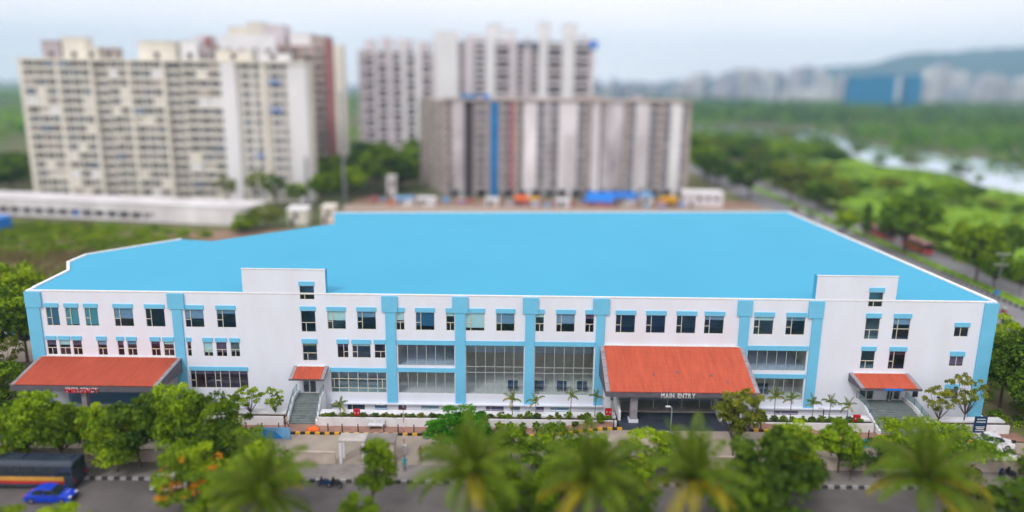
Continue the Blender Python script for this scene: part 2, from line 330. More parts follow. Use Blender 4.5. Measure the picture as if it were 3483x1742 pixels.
# (x0, x1, z0, z1, hood top, kind, mullion share, blind share)
WIN = [(-58.68,-57.06,10.46,12.87,13.44,'A',.4,'t.95'),(-56.25,-54.57,10.46,12.87,13.44,'A',.38,'t.95'),(-53.81,-52.13,10.46,12.87,13.44,'A',.38,'t.95'),
(-50.11,-47.7,10.46,12.87,13.44,'A',.3,.58),(-46.13,-43.72,10.46,12.87,13.44,'A',.28,0),(-41.17,-38.79,10.46,12.83,13.4,'A',.3,.52),(-37.16,-34.77,10.46,12.83,13.4,'A',.3,.22),
(-59.07,-57.87,6.58,8.55,9.1,'B',.48,.35),(-57.51,-56.13,6.58,8.55,9.1,'B',.48,.33),(-55.81,-54.64,6.58,8.55,9.1,'B',.48,.33),(-52.63,-51.46,6.58,8.55,9.1,'B',.48,.3),
(-50.1,-49.3,6.58,8.55,9.1,'N',.48,.3),(-48.85,-47.65,6.58,8.55,9.1,'B',.48,.25),(-45.83,-44.67,6.58,8.52,9.1,'B',.48,.2),(-44.23,-42.92,6.58,8.52,9.1,'B',.48,.2),
(-41.22,-40.71,6.58,8.52,9.1,'N',.5,.25),(-39.15,-37.99,6.58,8.52,9.1,'B',.5,.75),(-37.54,-36.2,6.58,8.52,9.1,'B',.55,.75),(-35.71,-34.55,6.58,8.52,9.1,'B',.5,-.7),
(-41.13,-33.75,2.28,4.65,5.2,'G1',0,.2),
(-26.54,-24.7,14.29,16.08,16.65,'B',.33,0),(-26.54,-24.7,10.02,12.83,13.41,'B',.33,0),(-26.54,-24.7,6.16,8.49,9.1,'B',.33,-.12),
(-23.2,-20.89,10.44,12.83,13.4,'A',.27,.52),(-19.44,-17.07,10.44,12.83,13.4,'A',.27,.33),(-22.1,-20.7,6.62,8.5,9.09,'C',.57,.2),(-20.2,-17.86,6.62,8.5,9.09,'A',.27,.15),(-17.37,-15.99,6.62,8.5,9.09,'B',.55,.05),
(-23.1,-15.95,1.89,4.69,5.27,'G2',0,0),
(-14.53,-13.48,10.43,12.81,13.4,'B',.5,.47),(-12.05,-9.68,10.43,12.81,13.4,'A',.27,'b.78'),(-8.21,-7.15,10.43,12.81,13.4,'B',.5,.2),(-5.76,-3.36,10.43,12.81,13.4,'A',.27,.85),(-1.9,.44,10.43,12.81,13.4,'A',.28,.6),
(3.06,4.14,10.43,12.81,13.4,'B',.5,.2),(5.69,8.03,10.43,12.81,13.4,'A',.27,.55),(9.35,10.46,10.43,12.81,13.4,'B',.5,.25),
(13.19,15.65,10.43,12.8,13.39,'A',.27,0),(17.02,19.47,10.43,12.8,13.39,'A',.27,0),(20.86,23.31,10.43,12.8,13.39,'A',.27,0),(24.38,26.84,10.43,12.8,13.39,'A',.27,.22),
(30.64,33.11,10.41,12.76,13.38,'A',.27,.2),(34.68,37.1,10.41,12.76,13.38,'A',.3,.2),
(44.72,46.51,14.24,16.14,16.75,'B',.38,0),(44.70,46.51,9.96,12.78,13.4,'B',.35,0),(48.2,50.35,9.96,12.78,13.4,'X',.28,.3),(44.64,46.41,5.99,8.41,9.0,'B',.38,0),(48.2,50.3,5.99,8.41,9.0,'A',.3,-.2),
(56.01,57.82,10.45,11.73,12.33,'P',.45,0),(55.96,57.75,6.48,7.84,8.48,'P',.5,.9),(55.93,57.72,1.99,3.36,4.0,'P',.5,0),(51.85,52.64,2.11,3.21,0,'S',0,0),
(-23.2,-21.96,-.8,.28,0,'S',0,-.6),(-21.14,-18.84,-.8,.3,0,'H',0,'t.95'),(-17.58,-15.97,-.7,.32,0,'S',0,.2),(-14.55,-13.47,-.7,.34,0,'S',0,-.9),(-11.54,-9.21,-.7,.34,0,'H',0,.25),(-8.52,-7.19,-.7,.34,0,'S',0,.15),
(-5.52,-4.38,-.7,.33,0,'S',0,-.8),(-3.18,-.81,-.7,.33,0,'H',0,.3),(.01,1.31,-.7,.33,0,'S',0,-.7),(3.29,4.41,-.7,.33,0,'S',0,.3),(5.22,7.66,-.7,.33,0,'H',0,.3),(34.29,37.43,-.97,.05,0,'H',0,.2),
(-14.4,-7.17,5.71,8.48,9.08,'K',6,()),(-14.4,-7.17,1.92,4.78,5.36,'K',6,()),(-5.73,1.68,1.9,8.5,9.1,'K',6,(4.83,5.61)),(3.06,10.6,1.88,8.5,9.1,'K',6,(4.80,5.57)),(30.15,37.7,5.6,8.3,8.92,'K',6,()),(30.15,37.7,1.61,4.53,5.11,'K',6,())]

def wall_panel(x0, x1, z0, z1, holes, rev=.16):
    g = MB()
    X = sorted({x0, x1, *[h[0] for h in holes], *[h[1] for h in holes]}); Z = sorted({z0, z1, *[h[2] for h in holes], *[h[3] for h in holes]})
    for i in range(len(X) - 1):
        for j in range(len(Z) - 1):
            cx, cz = (X[i] + X[i + 1]) / 2, (Z[j] + Z[j + 1]) / 2
            if any(h[0] < cx < h[1] and h[2] < cz < h[3] for h in holes): continue
            g.poly([(X[i], 0, Z[j]), (X[i + 1], 0, Z[j]), (X[i + 1], 0, Z[j + 1]), (X[i], 0, Z[j + 1])])
    for a, b, c, d in holes:
        g.poly([(a, 0, c), (a, rev, c), (a, rev, d), (a, 0, d)]); g.poly([(b, 0, c), (b, 0, d), (b, rev, d), (b, rev, c)])
        g.poly([(a, 0, c), (b, 0, c), (b, rev, c), (a, rev, c)]); g.poly([(a, 0, d), (a, rev, d), (b, rev, d), (b, 0, d)])
    return g
SPL = [-60.9, -42, -33.65, -23.25, -15.2, -6.4, 2.4, 11.3, 29.4, 38.03, 48.1, 60.9]
DOOR1 = (-26.75, -25.05, 1.74, 4.05)
DOORS2 = ((45.0, 46.9, 1.74, 4.0), (48.6, 50.3, 1.74, 4.0))
ENTRY = (13.0, 28.2, 1.2, 4.9)
for a, b in zip(SPL, SPL[1:]):
    hs = [w[:4] for w in WIN if a - .1 <= w[0] and w[1] <= b + .1]
    for d in (DOOR1, *DOORS2, ENTRY):
        if a <= d[0] and d[1] <= b: hs.append(d)
    top = 18.16 if a in (-33.65, 38.03) else 14.98
    wall_panel(a, b, -1.32, top, hs).build('wall', M['white'], H)
    if top > 15: # raised stair-tower front, its back and flanks coated like the roof
        g = MB(); d = 1.0
        g.poly([(b, 0, 14.9), (b, d, 14.9), (b, d, 18.16), (b, 0, 18.16)]); g.poly([(a, 0, 14.9), (a, 0, 18.16), (a, d, 18.16), (a, d, 14.9)])
        g.poly([(a, d, 14.9), (a, d, 18.16), (b, d, 18.16), (b, d, 14.9)]); g.build('stair_tower', M['roof'], H)
        MB().box(a - .04, b + .04, -.06, .16, 18.16, 18.24).build('coping', M['coping'], H)
        rect(MB(), a, b, .16, d, 18.17).build('tower_roof', M['roof'], H)

# windows
def winbox(g, x0, x1, z0, z1, y=.04, d=.08): g.box(x0, x1, y, y + d, z0, z1)
bl = {0: M['blind'], 1: M['blind_ochre'], 2: M['blind_blue'], 3: M['blind_teal']}
random.seed(4)
for i, (x0, x1, z0, z1, zh, kind, a, b) in enumerate(WIN):
    g = MB(); t = .05; panes = []; w_, h_ = x1 - x0, z1 - z0
    def bar(p, q, r, s): winbox(g, p, q, r, s)
    bar(x0, x0 + t, z0, z1); bar(x1 - t, x1, z0, z1); bar(x0 + t, x1 - t, z0, z0 + t); bar(x0 + t, x1 - t, z1 - t, z1)
    X0, X1, Z0, Z1 = x0 + t, x1 - t, z0 + t, z1 - t; mw = .045; fm = M['frame']; gm = M['glass_plum'] if (z1 < 8.6 and i % 2) or i == 36 else M['glass_navy'] if i in (4, 37, 38) or i % 5 == 0 else M['glass_teal'] if (i * 7) % 3 else M['glass_dk']
    if kind in 'AC':
        xm = x0 + w_ * a; zm = z0 + h_ * .43
        bar(xm - mw, xm + mw, Z0, Z1)
        if kind == 'A':
            bar(X0, xm - mw, zm - mw, zm + mw)
            panes = [(X0, xm - mw, Z0, zm - mw), (X0, xm - mw, zm + mw, Z1), (xm + mw, X1, Z0, Z1)]
        else:
            bar(xm + mw, X1, zm - mw, zm + mw); panes = [(X0, xm - mw, Z0, Z1), (xm + mw, X1, Z0, zm - mw), (xm + mw, X1, zm + mw, Z1)]
    elif kind in ('B', 'N'):
        zm = z0 + h_ * (.47 if h_ < 2.2 else .44); xm = x0 + w_ * a
        bar(X0, X1, zm - mw, zm + mw); panes = [(X0, X1, zm + mw, Z1)]
        if kind == 'B': bar(xm - mw, xm + mw, Z0, zm - mw); panes += [(X0, xm - mw, Z0, zm - mw), (xm + mw, X1, Z0, zm - mw)]
        else: panes += [(X0, X1, Z0, zm - mw)]
    elif kind == 'X':
        xm, zm = x0 + w_ * a, z0 + h_ * .5
        bar(xm - mw, xm + mw, Z0, Z1); bar(X0, xm - mw, zm - mw, zm + mw); bar(xm + mw, X1, zm - mw, zm + mw)
        panes = [(X0, xm - mw, Z0, zm - mw), (xm + mw, X1, Z0, zm - mw), (X0, xm - mw, zm + mw, Z1), (xm + mw, X1, zm + mw, Z1)]
    elif kind in ('P', 'H'):
        xm = x0 + w_ * (a or .28); bar(xm - mw, xm + mw, Z0, Z1); panes = [(X0, xm - mw, Z0, Z1), (xm + mw, X1, Z0, Z1)]
    elif kind == 'S': panes = [(X0, X1, Z0, Z1)]
    elif kind == 'G1':
        cuts = [-40.49, -39.26, -37.97, -37.3, -36.14, -34.85]; e = [X0, *cuts, X1]; zm = z0 + h_ * .43
        for c in cuts: bar(c - mw, c + mw, Z0, Z1)
        for k in range(len(e) - 1):
            p, q = e[k] + (mw if k else 0), e[k + 1] - (mw if k < len(e) - 2 else 0)
            if k in (0, 3): bar(p, q, zm - mw, zm + mw); panes += [(p, q, Z0, zm - mw), (p, q, zm + mw, Z1)]
            else: panes.append((p, q, Z0, Z1))
    elif kind == 'G2':
        e = [X0, -22.05, -20.85, -19.62, -18.37, -17.12, X1]; ez = [Z0, 2.48, 3.73, Z1]
        for c in e[1:-1]: bar(c - mw, c + mw, Z0, Z1)
        for k in range(6):
            p, q = e[k] + (mw if k else 0), e[k + 1] - (mw if k < 5 else 0)
            for j in range(3):
                if j: bar(p, q, ez[j] - mw, ez[j] + mw)
                panes.append((p, q, ez[j] + (mw if j else 0), ez[j + 1] - (mw if j < 2 else 0)))
        winbox(g, -22.75, -22.66, 2.53, 3.68, y=.03); winbox(g, -16.55, -16.46, 2.53, 3.68, y=.03)
    elif kind == 'K':
        fm = M['mull']; gm = M['glass_lobby']; n = a; tr = [Z0, *b, Z1]; st = (X1 - X0) / n
        for k in range(1, n): bar(X0 + k * st - .035, X0 + k * st + .035, Z0, Z1)
        for k in range(n):
            p, q = X0 + k * st + (.035 if k else 0), X0 + (k + 1) * st - (.035 if k < n - 1 else 0)
            for j in range(len(tr) - 1):
                if j: bar(p, q, tr[j] - .035, tr[j] + .035)
                panes.append((p, q, tr[j] + (.035 if j else 0), tr[j + 1] - (.035 if j < len(tr) - 2 else 0)))
    f = g.build('curtain_wall' if kind == 'K' else 'window', fm, H)
    for p, q, r, s in panes: MB().box(p, q, .07, .082, r, s).build('pane', gm, f)
    if kind != 'K' and b:
        bi = 0
        if isinstance(b, str): bi = 3 if b[0] == 't' else 2; b = float(b[1:])
        if b < 0: bi = 1; b = -b
        MB().box(X0, X1, .13, .15, Z1 - (Z1 - Z0) * b, Z1).build('blind', bl[bi], f)
    if zh:
        if kind == 'K': MB().box(x0 - .12, x1 + .12, -.10, 0.0, z1 + .02, zh).build('hood', M['blue'], f)
        else: MB().hexa([(x0 - .06, -.12, z1 + .02), (x1 + .06, -.12, z1 + .02), (x1 + .06, 0, z1 + .02), (x0 - .06, 0, z1 + .02), (x0 - .06, -.12, zh - .03), (x1 + .06, -.12, zh - .03), (x1 + .06, 0, zh), (x0 - .06, 0, zh)]).build('hood', M['blue'], f)

# piers
PIER = [(-61.0, -59.0, 12.9, -61.0, -59.35), (-43.15, -41.1, 12.9, -42.72, -41.5), (-16.3, -14.32, 12.83, -15.88, -14.6), (-7.42, -5.44, 12.83, -7.08, -5.83), (1.43, 3.4, 12.85, 1.78, 2.97), (10.24, 12.32, 12.86, 10.75, 11.82), (28.4, 30.22, 12.9, 28.78, 30.02), (37.3, 39.2, 12.72, 37.93, 39.18)]
for i, (a, b, zb, c, d) in enumerate(PIER):
    MB().box(c, d, -.20, -.002, .6 if i else -1.3, zb).box(a, b, -.29, -.002, zb, 14.9).build('pier', M['blue'], H)
MB().box(59.3, 61.02, -.26, -.002, -1.3, 14.9).build('pier', M['blue'], H)
MB().box(-60.9, 60.9, -.05, .3, 14.98, 15.1).box(-60.9, -60.45, .3, 1.4, 14.98, 15.1).build('parapet_coping', M['coping'], H)
# ledges over the half-sunken storey
for a, b in ((-23.2, 11.9), (30.0, 43.6)): MB().box(a, b, -.5, 0, .44, .58).build('ledge', M['white'], H)
for x in (-17.2, -8.6, 2.1): MB().box(x, x + 1.1, -.95, -.75, .58, .66).box(x + .4, x + .5, -.75, -.3, .58, .64).build('floodlight', M['kerbwhite'], H)
# roof and the rest of the shell
RO = [(-60.9, 0), (60.9, 0), (59.0, 67.5), (-36.2, 59.8), (-33.4, 47.8), (-49.7, 30.9), (-55.4, 32.1), (-64.6, 20.0), (-64.5, 15.0), (-61.7, 10.2)]
MB().poly([(x, y + (.3 if y == 0 else 0), 14.985) for x, y in RO]).build('roof', M['roof'], H)
g = MB()
for k in range(1, len(RO)):
    (a, b), (c, d) = RO[k], RO[(k + 1) % len(RO)]
    g.poly([(a, b, -1.3), (c, d, -1.3), (c, d, 14.98), (a, b, 14.98)])
g.build('outer_wall', M['white'], H)
g = MB()
def edge(p, q, w):
    p, q = Vector((*p, 0)), Vector((*q, 0)); d = (q - p).normalized(); nrm = Vector((-d.y, d.x, 0)) * w
    g.hexa([(p.x, p.y, 14.99), (q.x, q.y, 14.99), (q.x + nrm.x, q.y + nrm.y, 14.99), (p.x + nrm.x, p.y + nrm.y, 14.99)] + [(v.x, v.y, 15.16) for v in (p, q, q + nrm, p + nrm)])
edge((60.9, .3), (59.0, 67.5), .55); edge((59.0, 67.5), (-36.2, 59.8), .25)
edge((-55.4, 32.1), (-64.6, 20.0), .4); edge((-64.6, 20.0), (-64.5, 15), .5); edge((-64.5, 15), (-61.7, 10.2), .4); edge((-61.7, 10.2), (-60.95, 1.4), .45)
g.build('edge_coping', M['coping'], H)
# inside: floors, corridor walls, lobby
MB().box(-60.7, 60.7, .3, 12, 1.40, 1.70).build('floor_slab', M['lobbyfloor'], H)
MB().box(-60.7, -6.1, .3, 12, 5.25, 5.58).box(11.2, 60.7, .3, 12, 5.25, 5.58).box(-6.1, 11.2, 6.5, 12, 5.25, 5.58).build('floor_slab', M['interior'], H)
MB().box(-60.7, 60.7, .3, 12, 9.25, 9.55).build('floor_slab', M['interior'], H)
for z0, z1 in ((5.58, 9.25), (9.55, 14.9)): MB().box(-60.7, -15.1, 5, 5.2, z0, z1).build('inner_wall', M['interior'], H)
MB().box(-60.7, -15.1, 5, 5.2, 1.7, 5.25).box(-60.7, 60.7, 2.2, 2.4, -1.3, 1.40).build('inner_wall', M['interior'], H)
MB().box(-15.0, 60.7, 5, 5.2, 9.55, 14.9).box(38.4, 60.7, 5, 5.2, 1.7, 9.25).build('inner_wall', M['interior'], H)
MB().box(-15.0, 38.3, 9.0, 9.2, 1.7, 9.25).build('lobby_wall', M['lobbywall'], H)
for x in (-15.15, -6.6, 2.3, 11.2, 29.6, 38.2): MB().box(x, x + .25, .3, 9.5, 5.6 if -7 < x < 11 else 1.7, 9.25).build('partition', M['lobbywall'], H)
for x, y, w_ in ((-9.6, 4.2, 2.4), (6.6, 8.8, 3.0), (34, 6, 2.4)): MB().box(x, x + w_, y, y + .1, 7.2, 8.5).build('orange_panel', M['orangepanel'], H)
for x in (-12.6, -11.0, -3.2, 1.0, 8.7): MB().box(x, x + 1.5, 8.88, 9.0, 5.6, 8.0).build('inner_door', M['glass_dk'], H)
MB().box(-6, 11, 6.4, 6.5, 5.2, 6.5).build('gallery_front', M['interior'], H)

lm = bpy.data.materials.new('lit_downlight'); lm.use_nodes = True; q = lm.node_tree; q.nodes.clear()
e_ = q.nodes.new('ShaderNodeEmission'); e_.inputs['Color'].default_value = (1, .95, .88, 1); e_.inputs['Strength'].default_value = 6; oo = q.nodes.new('ShaderNodeOutputMaterial'); q.links.new(e_.outputs[0], oo.inputs['Surface'])
lme = MB().disc((0, 0, 0), (0, 0, 1), .2, .04, 10).mesh('ceiling_lamp', lm)
for x, y, z in [(x, y, 5.2) for x in (-13.2, -10.8, -8.6) for y in (2.2, 5.6)] + [(x, y, 9.2) for x in (-13, -10.8, -8.5, -4.5, -2, .6, 4.2, 6.8, 9.4) for y in (2.5, 7)] + [(x, y, z) for x in (31.5, 34, 36.5) for y in (2.5, 6) for z in (5.2, 9.2)]: obj('ceiling_lamp', lme, H, loc=(x, y, z))
# waiting seats behind the lobby glass
st = thing('waiting_seat', 'row of navy waiting seats just left of the pier between the double-height glazed bays', 'seats', (.3, 1.6, 1.71), 0, 'navy seat rows behind the lobby glass')
MB().box(-.65, .65, -.3, .25, .40, .50).build('seat', M['navy'], st)
MB().hexa([(-.65, .22, .5), (.65, .22, .5), (.65, .32, .5), (-.65, .32, .5), (-.65, .42, 1.25), (.65, .42, 1.25), (.65, .5, 1.25), (-.65, .5, 1.25)]).build('backrest', M['navy'], st)
for x in (-.5, .5): MB().box(x - .03, x + .03, -.25, .2, 0, .40).build('leg', M['metal'], st)
for x, l in ((3.75, 'row of navy waiting seats first right of the pier inside the right double-height bay'), (6.7, 'row of navy waiting seats in the middle of the right double-height bay'), (9.4, 'row of navy waiting seats beside the pier left of the main entry roof'), (33.2, 'navy waiting seats behind the lower glazing right of the main entry roof')):
    dup(st, (x, 1.6, 1.71), random.uniform(-.15, .15), None, l)

# letters as solid pieces
def letters(text, x0, x1, y, z0, h, mats, parent, depth=.12, back=None):
    cw = []
    for ch in text:
        if ch == ' ': cw.append((None, .45)); continue
        cu = bpy.data.curves.new('letter', 'FONT'); cu.body = ch; cu.size = 1; cu.extrude = depth / h / 2; cu.offset = .028; cu.resolution_u = 3
        to = bpy.data.objects.new('letter', cu); COL.objects.link(to)
        bpy.context.view_layer.update()
        me = bpy.data.meshes.new_from_object(to.evaluated_get(bpy.context.evaluated_depsgraph_get()))
        bpy.data.objects.remove(to); bpy.data.curves.remove(cu)
        v = np.empty(len(me.vertices) * 3); me.vertices.foreach_get('co', v); v = v.reshape(-1, 3)
        mn = v[:, 0].min(); v[:, 0] -= mn; wd = v[:, 0].max()
        yb = v[:, 1].min(); v[:, 1] -= min(0, yb)
        v2 = np.stack([v[:, 0], -v[:, 2], v[:, 1] / .73], 1)
        me.vertices.foreach_set('co', v2.ravel()); me.update(); cw.append((me, wd))
    gap = .12; tot = sum(c[1] for c in cw) + gap * (len(cw) - 1); s = (x1 - x0) / tot; x = x0
    for me, wd in cw:
        if me:
            me.materials.clear(); me.materials.append(mats)
            o = obj('letter', me, parent, loc=(x, y, z0)); o.scale = (s, h, h)
            if back:
                o2 = obj('letter_edge', me.copy(), parent, loc=(x + .04, y + .05, z0 + .05)); o2.data.materials.clear(); o2.data.materials.append(back); o2.scale = (s, h, h)
        x += (wd + gap) * s

def canopy(xl, xr, zt, ye, ze, xle, xre, drop, barge, pitch_=.24, soffit=None, under=None):
    """wedge porch roof: ridge on the facade, eave at y=ye; corrugated sheet laid on a grey body"""
    zb = ze - drop; zs = soffit if soffit else zb
    c = MB()
    c.hexa([(xle, ye, zb), (xre, ye, zb), (xr, -.02, zs), (xl, -.02, zs), (xle, ye, ze - .06), (xre, ye, ze - .06), (xr, -.02, zt - .06), (xl, -.02, zt - .06)])
    cn = c.build('canopy', M['greyclad'], H)
    # corrugated sheet with courses
    a0, b0 = xl + barge, xr - barge; a1, b1 = xle + barge, xre - barge
    n = int((b0 - a0) / pitch_); rows = max(2, int(math.hypot(ye, zt - ze) / 1.1)); V = []; F = []
    prof = [0, .085, .085, 0]; cols = n * 4
    for r in range(rows + 1):
        for half in ((0,) if r == 0 else (0, 1) if r < rows else (0,)):
            t = r / rows; lift = 0.02 if half == 1 else 0.0 
            for k in range(cols + 1):
                u = k / cols; x = (a0 + (b0 - a0) * u) * (1 - t) + (a1 + (b1 - a1) * u) * t
                V.append((x, -.03 + (ye - .08 + .03) * t, zt + (ze - zt) * t + prof[k % 4] + lift + .012))
    nr = len(V) // (cols + 1)
    for r in range(nr - 1):
        for k in range(cols):
            i = r * (cols + 1) + k; F.append((i, i + cols + 1, i + cols + 2, i + 1))
    me = bpy.data.meshes.new('roof_sheet'); me.from_pydata(V, [], F); me.materials.append(M['terracotta']); me.update()
    obj('roof_sheet', me, cn)
    for s, (p, q) in enumerate((((xl, xl + barge), (xle, xle + barge)), ((xr - barge, xr), (xre - barge, xre)))):
        for k in range(rows):                   # barge tops are laid in separate flashings
            t0, t1 = k / rows, (k + 1) / rows - .012
            P = lambda t, a, b, dz: [(a[0] * (1 - t) + b[0] * t, -.03 + (ye + .03) * t, zt + (ze - zt) * t + dz), (a[1] * (1 - t) + b[1] * t, -.03 + (ye + .03) * t, zt + (ze - zt) * t + dz)]
            A, B = P(t1, p, q, -.05), P(t0, p, q, -.05); A2, B2 = P(t1, p, q, .03 + .008 * (k % 2)), P(t0, p, q, .03 + .008 * (k % 2))
            MB().hexa([A[0], A[1], B[1], B[0], A2[0], A2[1], B2[1], B2[0]]).build('barge_flashing', M['greylight'], cn)
    MB().box(xle - .02, xre + .02, ye - .05, ye - .005, zb - .02, ze - .04).build('fascia', M['greyclad'], cn)
    MB().box(xl + barge, xr - barge, -.22, -.025, zt + .0, zt + .09).build('ridge_flashing', M['coping'], cn)
    return cn
mc = canopy(11.3, 29.5, 8.75, -6.85, 5.32, 11.4, 29.8, .58, .5)
letters('MAIN ENTRY', 17.97, 22.05, -7.02, 4.72, .56, M['kerbwhite'], mc)
for x in (14.55, 26.6):
    for y in (-6.1,): 
        cl = MB().box(x, x + .85, y, y + .7, 1.0, 4.74).build('column', M['greylight'], mc)
        MB().box(x - .15, x + 1.0, y - .15, y + .85, .9, 1.45).build('plinth', M['white'], mc)
for x, y in ((17.3, -4.55), (20.3, -4.2), (24.3, -4.6), (26.1, -5.5)): 
    t = -y / 6.85; z = 8.75 + (5.32 - 8.75) * t
    MB().hexa([(x, y, z), (x + .3, y, z), (x + .3, y + .3, z + .1), (x, y + .3, z + .1), (x, y, z + .16), (x + .3, y, z + .16), (x + .3, y + .3, z + .24), (x, y + .3, z + .24)]).build('roof_vent', M['greyclad'], mc)
# main entry porch: dark paving, step, glazed front
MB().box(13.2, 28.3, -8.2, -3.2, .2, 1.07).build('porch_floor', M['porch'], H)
MB().box(13.0, 28.4, -3.2, -.0, .2, 1.28).build('entry_step', M['concrete'], H)
g = MB(); ex = [14.0, 15.9, 18.1, 19.9, 21.7, 23.9, 25.4, 27.6]
for x in ex: g.box(x - .05, x + .05, -2.2, -2.1, 1.28, 4.74)
g.box(13.95, 27.65, -2.2, -2.1, 4.0, 4.06)
ef = g.build('entry_screen', M['frame'], H)
for a, b in zip(ex, ex[1:]):
    MB().box(a + .05, b - .05, -2.16, -2.145, 1.28, 4.0).build('pane', M['glass_lobby'], ef); MB().box(a + .05, b - .05, -2.16, -2.145, 4.06, 4.74).build('pane', M['glass_lobby'], ef)
MB().box(17.9, 19.6, -2.3, -2.21, 3.75, 4.15).build('entry_notice', M['blind'], ef)
MB().hexa([(25.6, -5.6, 1.05), (25.9, -5.6, 1.05), (25.9, -2.4, 1.3), (25.6, -2.4, 1.3), (25.6, -5.6, 1.6), (25.9, -5.6, 1.6), (25.9, -2.4, 3.2), (25.6, -2.4, 3.2)]).build('ramp_wall', M['white2'], H)
MB().hexa([(13.2, -5.6, 1.05), (13.5, -5.6, 1.05), (13.5, -1.0, 1.3), (13.2, -1.0, 1.3), (13.2, -5.6, 2.2), (13.5, -5.6, 2.2), (13.5, -1.0, 4.0), (13.2, -1.0, 4.0)]).build('ramp_wall', M['white2'], H)
MB().hexa([(28.0, -5.6, 1.05), (28.3, -5.6, 1.05), (28.3, -1.0, 1.3), (28.0, -1.0, 1.3), (28.0, -5.6, 2.0), (28.3, -5.6, 2.0), (28.3, -1.0, 3.4), (28.0, -1.0, 3.4)]).build('ramp_wall', M['white2'], H)

emc = canopy(-60.2, -42.0, 6.38, -7.1, 5.40, -59.5, -42.1, .72, .45, soffit=4.55)
letters('EMERGENCY', -52.9, -49.0, -7.28, 4.55, .56, M['red'], emc, back=M['kerbwhite'])
for x in (-58.6, -51.5, -44.0): MB().box(x, x + .6, -6.6, -6.0, 0, 4.66).build('column', M['greylight'], emc)
MB().box(-57, -45, -.35, -.02, 0, 4.4).build('emergency_front', M['glass_dk'], H)
s1 = canopy(-27.75, -23.35, 5.44, -2.05, 4.45, -27.9, -23.5, .16, .42, soffit=5.15)
s2 = canopy(43.35, 51.0, 5.42, -2.9, 4.50, 43.75, 51.35, .26, .5, soffit=4.35)
MB().box(46.6, 49.0, -2.98, -2.96, 4.27, 4.55).build('blue_board', M['bluetarp'], s2)

# doors
def door(x0, x1, z0, z1, y=.08):
    g = MB(); t = .09; xm = (x0 + x1) / 2
    for a, b in ((x0, x0 + t), (x1 - t, x1), (xm - t, xm + t)): g.box(a, b, y, y + .08, z0, z1)
    g.box(x0 + t, xm - t, y, y + .08, z1 - t, z1); g.box(xm + t, x1 - t, y, y + .08, z1 - t, z1); g.box(x0 + t, xm - t, y, y + .08, z0, z0 + t); g.box(xm + t, x1 - t, y, y + .08, z0, z0 + t)
    d = g.build('door', M['frame'], H)
    for a, b in ((x0 + t, xm - t), (xm + t, x1 - t)): MB().box(a, b, y + .03, y + .045, z0 + t, z1 - t).build('pane', M['glass_dk'], d)
    return d
door(*DOOR1)
for d in DOORS2: door(*d)
g = MB(); g.box(-.8, -.72, 0, .06, 0, 2.15).box(-.08, 0, 0, .06, 0, 2.15).box(-.72, -.08, 0, .06, 2.07, 2.15).box(-.72, -.08, 0, .06, 0, .12)
ld = g.build('open_door_leaf', M['frame'], H, loc=(49.3, -.05, 1.76)); ld.rotation_euler.z = R(38)
MB().box(-.72, -.08, .02, .035, .12, 2.07).build('pane', M['glass_dk'], ld)

# outside stairs
def stairs(xa, xb, xa2, xb2, yl, steps, rise, tread, flare=0):
    s = MB().box(xa, xb, yl, -.002, -.6, 1.74).build('entrance_stairs', M['granite'], H)
    for k in range(steps):
        y1 = yl - k * tread; z = 1.74 - (k + 1) * rise; t = (k + 1) / steps
        a, b = xa + (xa2 - xa) * t, xb + (xb2 - xb) * t
        st_ = MB().box(a, b, y1 - tread - .03, y1, -.6, z).build('step', M['granite'], s)
    yb = yl - steps * tread
    for sgn, (p, q) in ((-1, (xa, xa2)), (1, (xb, xb2))):
        o0, o1 = (p, q) if sgn > 0 else (p - .28, q - .28)
        MB().hexa([(o0, yl, -.3), (o0 + .28, yl, -.3), (o0 + .28, -.06, -.3), (o0, -.06, -.3), (o0, yl, 2.2), (o0 + .28, yl, 2.2), (o0 + .28, -.06, 2.2), (o0, -.06, 2.2)]).build('side_wall', M['white2'], s)
        MB().hexa([(o1, yb, -.3), (o1 + .28, yb, -.3), (o0 + .28, yl, -.3), (o0, yl, -.3), (o1, yb, .62), (o1 + .28, yb, .62), (o0 + .28, yl, 2.2), (o0, yl, 2.2)]).build('side_wall', M['white2'], s)
        pts = [(o0 + .14, -.5, 2.2), (o0 + .14, yl + .2, 2.2)] + [(o0 + .14 + (o1 - o0) * t, yl + (yb - yl) * t, 2.2 - 1.58 * t) for t in (.3, .6, .92)]
        for p3 in pts: MB().box(p3[0] - .03, p3[0] + .03, p3[1] - .03, p3[1] + .03, p3[2] - .1, p3[2] + .95).build('rail_post', M['metal'], s)
        for p3, q3 in zip(pts, pts[1:]):
            MB().hexa([(p3[0] - .01, p3[1] - .05, p3[2] + .1), (p3[0] + .01, p3[1] - .05, p3[2] + .1), (q3[0] + .01, q3[1] + .05, q3[2] + .1), (q3[0] - .01, q3[1] + .05, q3[2] + .1), (p3[0] - .01, p3[1] - .05, p3[2] + .85), (p3[0] + .01, p3[1] - .05, p3[2] + .85), (q3[0] + .01, q3[1] + .05, q3[2] + .85), (q3[0] - .01, q3[1] + .05, q3[2] + .85)]).build('glass_panel', M['glass_clear'], s)
        MB().tube([(a, b, c + .93) for a, b, c in pts], .025, 6).build('handrail', M['metal'], s)
    return s
stairs(-27.25, -24.1, -27.1, -23.75, -2.35, 10, .172, .345)
stairs(44.6, 50.6, 44.9, 51.4, -2.9, 11, .157, .34)

